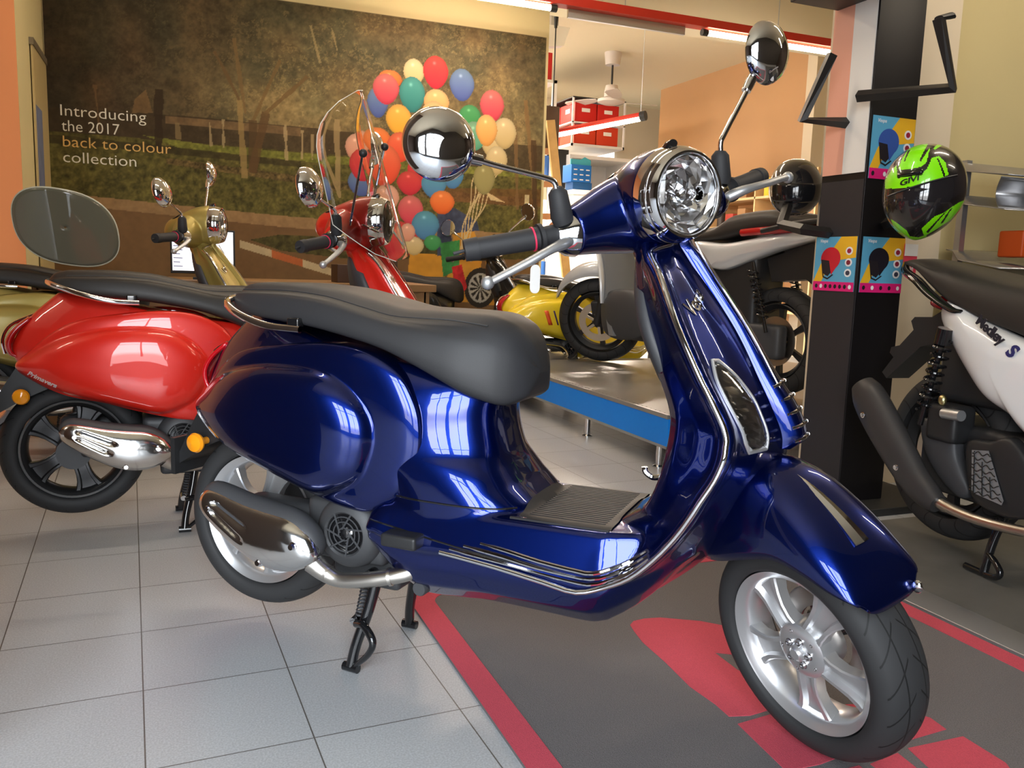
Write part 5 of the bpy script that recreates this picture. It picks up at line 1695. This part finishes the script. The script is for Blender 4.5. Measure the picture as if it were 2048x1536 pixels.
# ------------------------------------------------------------------ white scooter at the right edge
def white_scooter():
    t = root('scooter', (2.435, 2.025, .008), R(-95), 'white scooter with black seat at the right edge, on its centre stand', 'scooter')
    Mw = paint('white_paint', (.80, .80, .80), .3, 0.0)
    # seat
    ZT = {-.31: .950, -.28: .960, -.2: .962, -.06: .944, .12: .914, .3: .885, .5: .865, .72: .86}
    ZB = {-.31: .944, -.25: .938, -.176: .925, -.088: .880, -.02: .842, .04: .815, .10: .800, .17: .778, .31: .742, .5: .70, .72: .72}
    Wd = {-.31: .02, -.25: .06, -.15: .10, 0: .125, .2: .145, .5: .15, .66: .12, .72: .08}
    rows = []
    for x in np.linspace(-.31, .72, 44):
        zt, zb, w = ip(ZT, x), ip(ZB, x), ip(Wd, x); h = zt - zb
        half = [(0, zt), (w * .5, zt - .003), (w * .8, zt - .02 * min(1, h / .05)), (w * .95, zt - .45 * h), (w, zb + .15 * h), (w * .9, zb), (0, zb)]
        A = cat(half, 3)
        rows.append([(x, y, z) for y, z in A] + [(x, -y, z) for y, z in A[-2:0:-1]])
    MB().grid(rows, cv=True, caps=True).build('seat', M_seat2, t, angle=60)
    # grab rail under the seat
    for s in (-1, 1):
        MB().tube([(-.30, s * .02, .945), (-.22, s * .085, .915), (-.12, s * .125, .885), (-.04, s * .14, .842), (.06, s * .150, .800), (.10, s * .148, .795)], [.010, .016, .018, .017, .013, .008], 12, smooth=4, flat=.7).build('grab_rail', M_gloss, t)
    # panels
    top = [(-.035, .800), (-.02, .822), (.031, .826), (.10, .800), (.17, .775), (.31, .735), (.48, .695), (.62, .66), (.66, .60), (.58, .47), (.48, .43), (.40, .462), (.337, .507), (.23, .548), (.138, .617), (.045, .697), (-.008, .745), (-.033, .775)]
    y0 = lambda x, z: ip({-.05: .085, .1: .125, .3: .155, .7: .165}, x)
    for s in (-1, 1):
        pillow(top, y0, .045, s, 'side_panel', Mw, t)
        # crease of the panel
    mb = MB()
    mb.box(-.02, .60, -.10, .10, .50, .80, bev=.03)
    mb.box(.40, 1.15, -.16, .16, .25, .42, bev=.04)
    mb.build('frame_cover', M_black, t)
    # rear light
    MB().ball((-.075, 0, .815), .055, .095, .030, 24).build('tail_light', M_red, t)
    # mudguard and plate holder
    mb = MB()
    mb.prism([(-.06, .80), (-.12, .765), (-.20, .76), (-.215, .745), (-.20, .715), (-.26, .655), (-.30, .645), (-.305, .625), (-.285, .61), (-.335, .55), (-.31, .53), (-.16, .66), (.0, .70)], -.05, .05, Matrix(((1, 0, 0, 0), (0, 0, 1, 0), (0, 1, 0, 0), (0, 0, 0, 1))))
    mb.build('rear_mudguard', M_black, t, smooth=False)
    # shocks
    for s in (-1, 1):
        mb = MB()
        mb.tube([(.06, s * .165, .72), (-.005, s * .165, .42)], .010, 10)
        mb.tube([(.06 - .05 * k / 120 + .026 * math.cos(k * .45), s * .165 + .026 * math.sin(k * .45), .70 - .23 * k / 120) for k in range(121)], .0048, 6)
        mb.tube([(.065, s * .165, .74), (.055, s * .165, .69)], .026, 16)
        mb.build('rear_shock', M_gloss, t)
    # muffler
    ctr = [(-.262, .515), (-.225, .475), (-.15, .40), (-.06, .315), (.02, .245), (.09, .205), (.13, .19)]
    hh = [.045, .068, .072, .066, .056, .045, .03]
    A = cat([(x, z, h) for (x, z), h in zip(ctr, hh)], 4)
    rows = []
    for i, (x, z, h) in enumerate(A):
        tx = A[min(i + 1, len(A) - 1)][:2] - A[max(i - 1, 0)][:2]; tx = tx / np.hypot(*tx)
        rows.append([(x - tx[1] * h * math.cos(a), -.19 - .045 * math.sin(a) * (h / .07) ** .5, z + tx[0] * h * math.cos(a)) for a in np.linspace(0, 2 * PI, 30, endpoint=False)])
    mf = MB().grid(rows, cv=True, caps=True).build('muffler', mat('satin_black', (.055, .052, .052), .42, metal=.3), t)
    mb = MB(); bolt(mb, (-.19, -.238, .42), .008); mb.build('muffler_bolt', M_chrome, mf)
    mb = MB(); bolt(mb, (-.02, -.230, .275), .008); mb.build('muffler_bolt', M_chrome, mf)
    MB().tube([(.09, -.19, .205), (.16, -.185, .190), (.25, -.18, .182), (.36, -.17, .185), (.50, -.14, .20), (.60, -.08, .24)], [.022, .018, .016, .016, .016, .016], 16, smooth=4).build('exhaust_pipe', M_steel, t)
    # dark disc-like outer cover between wheel and muffler
    pillow([(-.03, .43), (.05, .435), (.115, .41), (.135, .34), (.19, .25), (.16, .215), (.07, .26), (.0, .33)], lambda x, z: .135, .02, -1, 'heat_guard', M_grey, t)
    # radiator cover with grille
    pillow([(.185, .40), (.27, .42), (.34, .44), (.42, .36), (.44, .25), (.36, .21), (.24, .225), (.20, .29)], lambda x, z: .155, .018, -1, 'radiator_cover', M_black, t)
    mb = MB()
    mb.prism([(.225, .385), (.285, .395), (.355, .262), (.35, .248), (.24, .258)], .1765, .178, Matrix(((1, 0, 0, 0), (0, 0, -1, 0), (0, 1, 0, 0), (0, 0, 0, 1))))
    gr = mb.build('radiator_grille', mat('grille_silver', (.34, .35, .37), .35, metal=.6), t, smooth=False)
    mb = MB()
    for r_ in range(8):
        z = .262 + r_ * .017
        x1 = .352 - (z - .262) * .47
        pts = [(x, -.181, z + .0045 * math.sin((x - .228) * 190 + (r_ % 2) * PI)) for x in np.linspace(.232, x1, 22)]
        mb.tube(pts, .0017, 5)
    for x in (.25, .282, .314):
        mb.tube([(x, -.1805, .260), (x - .012, -.1805, .385 if x < .26 else .385 - (x - .26) * 1.2)], .0018, 5)
    mb.build('grille_mesh', M_gloss, gr)
    # engine
    mb = MB()
    mb.box(-.06, .45, -.11, .13, .20, .44, bev=.03)
    mb.box(.02, .14, -.17, -.08, .38, .50, bev=.02)
    mb.build('engine_case', M_black, t)
    MB().tube([(.10, -.175, .475), (.175, -.18, .480)], .017, 16).build('engine_mount', M_alu, t)
    MB().ball((.09, -.175, .515), .014, .012, .018).build('brass_fitting', mat('brass', (.55, .50, .25), .3, metal=1), t)
    big_wheel('rear_wheel', t, (0, 0, .315), .285, .062, Matrix(), M_black, -1)
    # stand
    mb = MB()
    for s in (-1, 1):
        mb.tube([(.30, s * .10, .20), (.285, s * .12, .12), (.275, s * .135, .012)], .013, 12, smooth=4)
        mb.tube([(.205, s * .135, .012), (.285, s * .137, .012)], .010, 10)
    mb.tube([(.280, -.13, .075), (.315, -.14, .062), (.345, -.148, .040), (.330, -.145, .020), (.285, -.137, .010)], .010, 10, smooth=4)
    mb.tube([(.30, -.12, .20), (.30, .12, .20)], .014, 12)
    st_ = mb.build('centre_stand', M_gloss, t)
    MB().tube([(.275 + .008 * math.cos(k * .8), -.105 + .008 * math.sin(k * .8), .18 - .0009 * k) for k in range(60)], .003, 6).build('stand_spring', M_chrome, st_)
    # lettering
    vs, fs = text_mb('Medley', .046, .0008, .0014, .12, .92)
    def ml(v, x0=.197, z0=.768, a=-28):
        c_, s_ = math.cos(R(a)), math.sin(R(a))
        x = x0 + v.x * c_ - v.y * s_; z = z0 + v.x * s_ + v.y * c_
        return Vector((x, -(y0(x, z) + .044 + v.z), z))
    MB().add([ml(v) for v in vs], fs).build('model_lettering', mat('letter_black', (.02, .02, .03), .4), t, smooth=False)
    vs, fs = text_mb('S', .056, .0008, .0024, .35, 1)
    MB().add([ml(v, .197 + .128, .768 - .078) for v in vs], fs).build('letter_S', mat('letter_blue', (.03, .03, .14), .4), t, smooth=False)
    # front part (beyond the frame)
    rows = []
    for z in np.linspace(.28, 1.0, 14):
        k = (z - .28) / .72
        xe = 1.22 + .12 * math.sin(PI * k) - .28 * k; w = .17 + .04 * math.sin(PI * k) - .06 * k
        rows.append([(xe + .06 * (1 - (y_ / w) ** 2), y_, z) for y_ in np.linspace(-w, w, 15)] + [(xe - .05 * (1 - (y_ / w) ** 2), y_, z) for y_ in np.linspace(w, -w, 15)[1:-1]])
    MB().grid(rows, cv=True, caps=True).build('leg_shield', Mw, t)
    MB().tube([(.98, -.34, 1.03), (.99, -.15, 1.02), (1.02, 0, 1.0), (.99, .15, 1.02), (.98, .34, 1.03)], .016, 12, smooth=4).build('handlebar', M_black, t)
    MB().tube([(1.36, .07, .315), (1.20, .06, .62)], .02, 12).build('fork_leg', M_grey, t)
    MB().tube([(1.36, -.07, .315), (1.20, -.06, .62)], .02, 12).build('fork_leg', M_grey, t)
    big_wheel('front_wheel', t, (1.37, 0, .30), .295, .055, Matrix(), M_black, -1)


white_scooter()


# ------------------------------------------------------------------ silver scooter on the platform
def silver_scooter():
    t = root('scooter', (3.005, 3.646, .26), R(100), 'silver grey big-wheel scooter with black seat standing on the blue-edged platform', 'scooter')
    Ms = paint('silver_paint', (.58, .60, .62), .3, .3)
    Mrs = Matrix.Translation((1.50, 0, .4)) @ Matrix.Rotation(R(38), 4, Vector((-.42, 0, .91))) @ Matrix.Translation((-1.50, 0, -.4))
    big_wheel('front_wheel', t, (1.56, 0, .295), .295, .052, Mrs, M_black, 1)
    big_wheel('rear_wheel', t, (0, 0, .29), .285, .062, Matrix(), M_black, 1)
    # front fender
    rows = []
    for a in np.linspace(R(30), R(150), 26):
        k = (a - R(30)) / R(120)
        rr = .345 + .085 * math.sin(min(1, k * 1.6) * PI / 2) - .03 * k
        w = .075 * min(1, .12 + k * 2.8) ** .7
        c = (1.56, .295)
        lo = .335 - .02 * k
        row = []
        for q in np.linspace(-1, 1, 13):
            r_ = rr - (rr - lo) * abs(q) ** 2.2
            row.append((c[0] + math.cos(a) * r_, w * (abs(q) ** .7 * (1 if q > 0 else -1)), c[1] + math.sin(a) * r_))
        rows.append(row)
    MB().grid(rows).build('front_fender', Ms, t, solid=.004, mw=Mrs)
    mb = MB()
    for s in (-1, 1):
        mb.tube([(1.56, s * .08, .295), (1.50, s * .085, .46), (1.42, s * .08, .64)], [.026, .028, .022], 14, smooth=4)
    mb.tube([(1.42, 0, .62), (1.22, 0, 1.02)], .03, 12)
    mb.box(1.52, 1.58, .05, .10, .36, .45, bev=.01)
    mb.build('front_fork', M_black, t, mw=Mrs)
    # leg shield
    rows = []
    for z in np.linspace(.22, .86, 18):
        k = (z - .22) / .64
        xe = 1.26 + .16 * k - .12 * max(0, .4 - k); w = .20 - .05 * k
        rows.append([(xe + .05 * (1 - (y_ / w) ** 2), y_, z) for y_ in np.linspace(-w, w, 13)] + [(xe - .045 - .03 * (1 - (y_ / w) ** 2), y_, z) for y_ in np.linspace(w, -w, 13)])
    MB().grid(rows, cv=True, caps=True).build('leg_shield', mat('shield_grey', (.16, .165, .17), .4), t, angle=40)
    for s in (-1, 1):
        MB().tube([(1.31, s * .19, .42), (1.32, s * .19, .56), (1.37, s * .175, .70), (1.44, s * .155, .80)], [.014, .022, .022, .014], 12, smooth=4, flat=.6).build('shield_trim', Ms, t)
        pillow([(1.34, .47), (1.10, .52), (.93, .46), (.86, .32), (.98, .22), (1.22, .20), (1.34, .27)], lambda x, z: .15, .05, s, 'lower_fairing', M_grey, t)
    # body
    mb = MB()
    mb.box(.35, 1.30, -.14, .14, .20, .32, bev=.03)
    mb.box(.10, .62, -.12, .12, .32, .78, bev=.04)
    mb.build('frame_cover', M_black, t)
    for s in (-1, 1):
        pillow([(-.24, .825), (-.05, .765), (.15, .70), (.30, .655), (.45, .655), (.62, .52), (.72, .50), (.74, .60), (.66, .74), (.53, .81), (.30, .80), (.05, .835), (-.15, .855)], lambda x, z: ip({-.25: .05, 0: .11, .4: .15}, x), .035, s, 'rear_panel', Ms, t)
    MB().tube([(-.17, s_ * .10, .87) for s_ in ()] or [(.20, .13, .855), (.05, .125, .862), (-.10, .085, .872), (-.15, 0, .874), (-.10, -.085, .872), (.05, -.125, .862), (.20, -.13, .855)], .024, 14, smooth=4, flat=.9).build('tail_light', M_red, t)
    ZT = {-.22: .935, -.1: .955, .08: .975, .30: .955, .42: .90, .60: .88, .85: .86}
    ZB = {-.22: .90, -.1: .885, .1: .87, .4: .82, .85: .80}
    rows = []
    for x in np.linspace(-.22, .85, 36):
        zt, zb, w = ip(ZT, x), ip(ZB, x), ip({-.22: .06, 0: .12, .4: .15, .75: .11, .85: .05}, x)
        half = [(0, zt), (w * .55, zt - .003), (w * .88, zt - .025), (w, (zt + zb) / 2), (w * .94, zb), (0, zb)]
        A = cat(half, 3)
        rows.append([(x, y, z) for y, z in A] + [(x, -y, z) for y, z in A[-2:0:-1]])
    MB().grid(rows, cv=True, caps=True).build('seat', M_seat2, t, angle=60)
    MB().tube([(.05, .15, .86), (-.14, .15, .89), (-.30, .10, .905), (-.34, 0, .905), (-.30, -.10, .905), (-.14, -.15, .89), (.05, -.15, .86)], .013, 10, smooth=4).build('grab_rail', M_black, t)
    mb = MB()
    mb.prism([(-.20, .80), (.08, .72), (.04, .60), (-.18, .62), (-.36, .50), (-.40, .52)], -.06, .06, Matrix(((1, 0, 0, 0), (0, 0, 1, 0), (0, 1, 0, 0), (0, 0, 0, 1))))
    mb.build('rear_mudguard', M_black, t, smooth=False)
    mb = MB()
    mb.box(-.10, .5, .06, .14, .2, .38, bev=.03); mb.box(.1, .6, -.12, .12, .16, .36, bev=.03)
    mb.build('engine_case', M_grey, t)
    for s in (-1, 1):
        mb = MB()
        mb.tube([(.09, s * .155, .70), (-.03, s * .155, .34)], .010, 10)
        mb.tube([(.09 - .09 * k / 120 + .027 * math.cos(k * .45), s * .155 + .027 * math.sin(k * .45), .66 - .24 * k / 120) for k in range(121)], .0046, 6)
        mb.build('rear_shock', M_gloss, t)
    MB().tube([(1.20, -.36, 1.0), (1.19, -.15, .99), (1.22, 0, .96), (1.19, .15, .99), (1.20, .36, 1.0)], .015, 12, smooth=4).build('handlebar', M_black, t, mw=Mrs)


silver_scooter()

# ------------------------------------------------------------------ smoked windscreen, desk and monitor behind the row
def sscreen(r_, a):
    ca, sa = math.cos(a), math.sin(a)
    x = .200 * r_ * math.copysign(abs(ca) ** .78, ca); z = .156 * r_ * math.copysign(abs(sa) ** .82, sa)
    return (-.405 + x - .05 * z / .156 * .3, 4.12 + 1.3 * x * x - .35 * (z + .15) * .5, 1.004 + z - .12 * x)
rows = [[sscreen(r_, a) for a in np.linspace(0, 2 * PI, 56, endpoint=False)] for r_ in np.linspace(.02, 1, 12)]
M_smoke = mat('smoked_acrylic', (.20, .20, .15), rough=.15, trans=.35, ior=1.08, coat=1)
o = MB().grid(rows, cv=True).build('windscreen', M_smoke, None, solid=.004)
tag(o, 'rounded smoked windscreen propped on the gold scooter seat behind the red one', 'windscreen')
edge = rows[-1] + [rows[-1][0]]
MB().tube(edge, .0045, 8).build('screen_edge', mat('acrylic_edge', (.55, .56, .45), .2), o)
t = root('desk', (.1, 4.95, 0), 0, 'brown desk standing behind the gold scooter in front of the mural', 'desk')
Md = mat('desk_wood', srgb(140, 105, 66), .5, noise=(6, .12))
MB().box(-.75, 1.3, -.3, .35, .74, .78, bev=.004).build('desk_top', Md, t)
MB().box(-.70, 1.25, -.26, -.23, .05, .74).build('front_panel', Md, t, smooth=False)
for x in (-.72, 1.24):
    MB().box(x, x + .03, -.26, .30, 0, .74).build('side_panel', Md, t, smooth=False)
t = root('monitor', (.165, 4.78, .78), R(-4), 'small monitor showing a white page on the desk beneath the gold handlebar', 'monitor')
MB().box(-.16, .16, 0, .02, .03, .26, bev=.004).build('casing', M_dark, t)
MB().box(-.15, .15, -.002, .0, .045, .25).build('screen', mat('screen_white', (.8, .8, .85), .3, emit=(.92, .90, 1.0), es=1.1), t, smooth=False)
mb = MB()
for k in range(8):
    mb.box(-.145, -.10 - .012 * (k % 2), -.0035, -.002, .065 + k * .021, .069 + k * .021)
mb.build('screen_text', mat('screen_ink', (.1, .1, .35), .4), t, smooth=False)
MB().box(-.05, .05, -.05, .06, 0, .012).build('stand_foot', M_dark, t)
MB().box(-.02, .02, .01, .03, .0, .06).build('stand_neck', M_dark, t)
for k, (x, w_) in enumerate([(.86, .16), (1.06, .14)]):
    o = MB().box(x, x + w_, 4.75, 4.95, .78, .78 + .10 + .03 * k, bev=.004).build('carton', mat('dark_carton', srgb(72, 48, 32), .6))
    tag(o, ['small dark brown box on the desk, nearer the gold scooter', 'small dark brown box on the desk, behind the red scooter headset'][k], 'box')
# ------------------------------------------------------------------ the steel-bodied scooters
M_blue = paint('blue_paint', (.002, .013, .135), rough=.27, metal=.92)
make_scooter((.219, 2.090, 0), -45, -40, 'glossy dark blue scooter with chrome trim, the nearest one, on the red-edged mat', M_blue, M_seat)
Mw_ = Matrix.Translation((.219, 2.090, 0)) @ Matrix.Rotation(R(-45), 4, 'Z') @ steer(-40)
p_ = Mw_ @ Vector((.936, -.278, .988))
t = root('price_tag', p_, R(22), 'small blank white tag hanging from the brake lever of the blue scooter', 'tag')
MB().prism(rrect(-.0115, .0115, -.062, -.012, .010, 5), -.0008, .0008, Matrix(((1, 0, 0, 0), (0, 0, -1, 0), (0, 1, 0, 0), (0, 0, 0, 1)))).build('card', M_wt, t, smooth=False)
MB().tube([(0, 0, .008), (.001, .001, -.004), (0, 0, -.016)], .0007, 6).build('string', M_grey, t)
M_redp = paint('red_paint', (.72, .018, .008), rough=.4, metal=.1)
red = make_scooter((-.295, 3.02, 0), 2, -32, 'bright red scooter with dark seat and clear windscreen behind the blue one', M_redp, M_seat2)
M_graph = mat('graphite_alloy', (.05, .05, .052), rough=.3, metal=.7)
for ch in red.children_recursive:
    if ch.name.split('.')[0] == 'rim':
        ch.material_slots[0].link = 'OBJECT'; ch.material_slots[0].material = M_graph
        MB().lathe([(.150, -.040), (.156, -.048), (.1585, -.043), (.150, -.037)], 72, Matrix.Rotation(R(-90), 4, 'X'), close=True).build('rim_lip', M_alloy, ch.parent)
M_gold = mat('gold_paint', (.42, .33, .09), rough=.42, metal=.55, coat=.4, coatr=.2)
make_scooter((-.79, 4.22, 0), 0, -18, 'matt gold scooter standing behind the red scooter close to the orange wall', M_gold, M_seat2)
M_yel = paint('yellow_paint', (.88, .64, .02), rough=.35, metal=.05)
yel = make_scooter((2.33, 5.63, 0), -1, 0, 'bright yellow scooter with two small stripes behind the display platform', M_yel, M_seat2)
M_blk = paint('black_paint', (.014, .012, .011), rough=.3, metal=.2)
blk = make_scooter((1.32, 6.04, 0), 0, 35, 'black scooter with brown-black seat between the red scooter and the mural', M_blk, M_seat2)

# stripes on the yellow cowl
for k, (x0, w_, m) in enumerate([(.09, .030, mat('stripe_orange', (.8, .10, .02), .4)), (.155, .012, mat('stripe_violet', (.06, .02, .10), .4))]):
    rows = []
    for q in np.linspace(0, 1, 5):
        z = .60 - .10 * q; x = x0 + .035 * q
        rows.append([(x + a * w_, -(ip({-.15: .075, -.08: .098, .0: .122, .12: .143, .3: .153}, x + a * w_) + .0665), z) for a in (0, .5, 1)])
    MB().grid(rows).build('decal_stripe', m, yel, solid=.001)
rows = []
# clear windscreen of the red scooter
S = steer(-32)
rows = []
for q in np.linspace(0, 1, 17):
    z = .93 + .55 * q; hw = .25 - .03 * q
    if q > .6: hw *= max(.02, 1 - ((q - .6) / .4) ** 2.6) ** .5
    if q < .25: hw *= (.35 + .65 * (q / .25) ** .6)
    rows.append([(1.10 - .17 * q - .16 * (s_ * hw / .25) ** 2, s_ * hw, z) for s_ in np.linspace(-1, 1, 17)])
M_clear = mat('clear_acrylic', (.95, .95, .93), rough=.03, trans=1.0, ior=1.03, coat=.35)
ws_ = MB().grid(rows).build('windscreen', M_clear, red, mw=S, solid=.003)
edge = [rows[i][0] for i in range(17)] + [rows[16][j] for j in range(1, 16)] + [rows[i][16] for i in range(16, -1, -1)]
MB().tube(edge, .0013, 6).build('screen_edge', mat('clear_edge', (.75, .75, .68), .15, spec=.8), ws_)
for s in (-1, 1):
    mb = MB().tube([(.93, s * .13, 1.05), (.975, s * .14, 1.28)], .0045, 8)
    mb.tube([(.905, s * .05, 1.06), (1.03, s * .12, 1.03)], .0045, 8)
    mb.build('screen_rod', M_chrome, ws_)
    MB().ball((.978, s * .14, 1.29), .014).build('rod_knob', M_black, ws_)
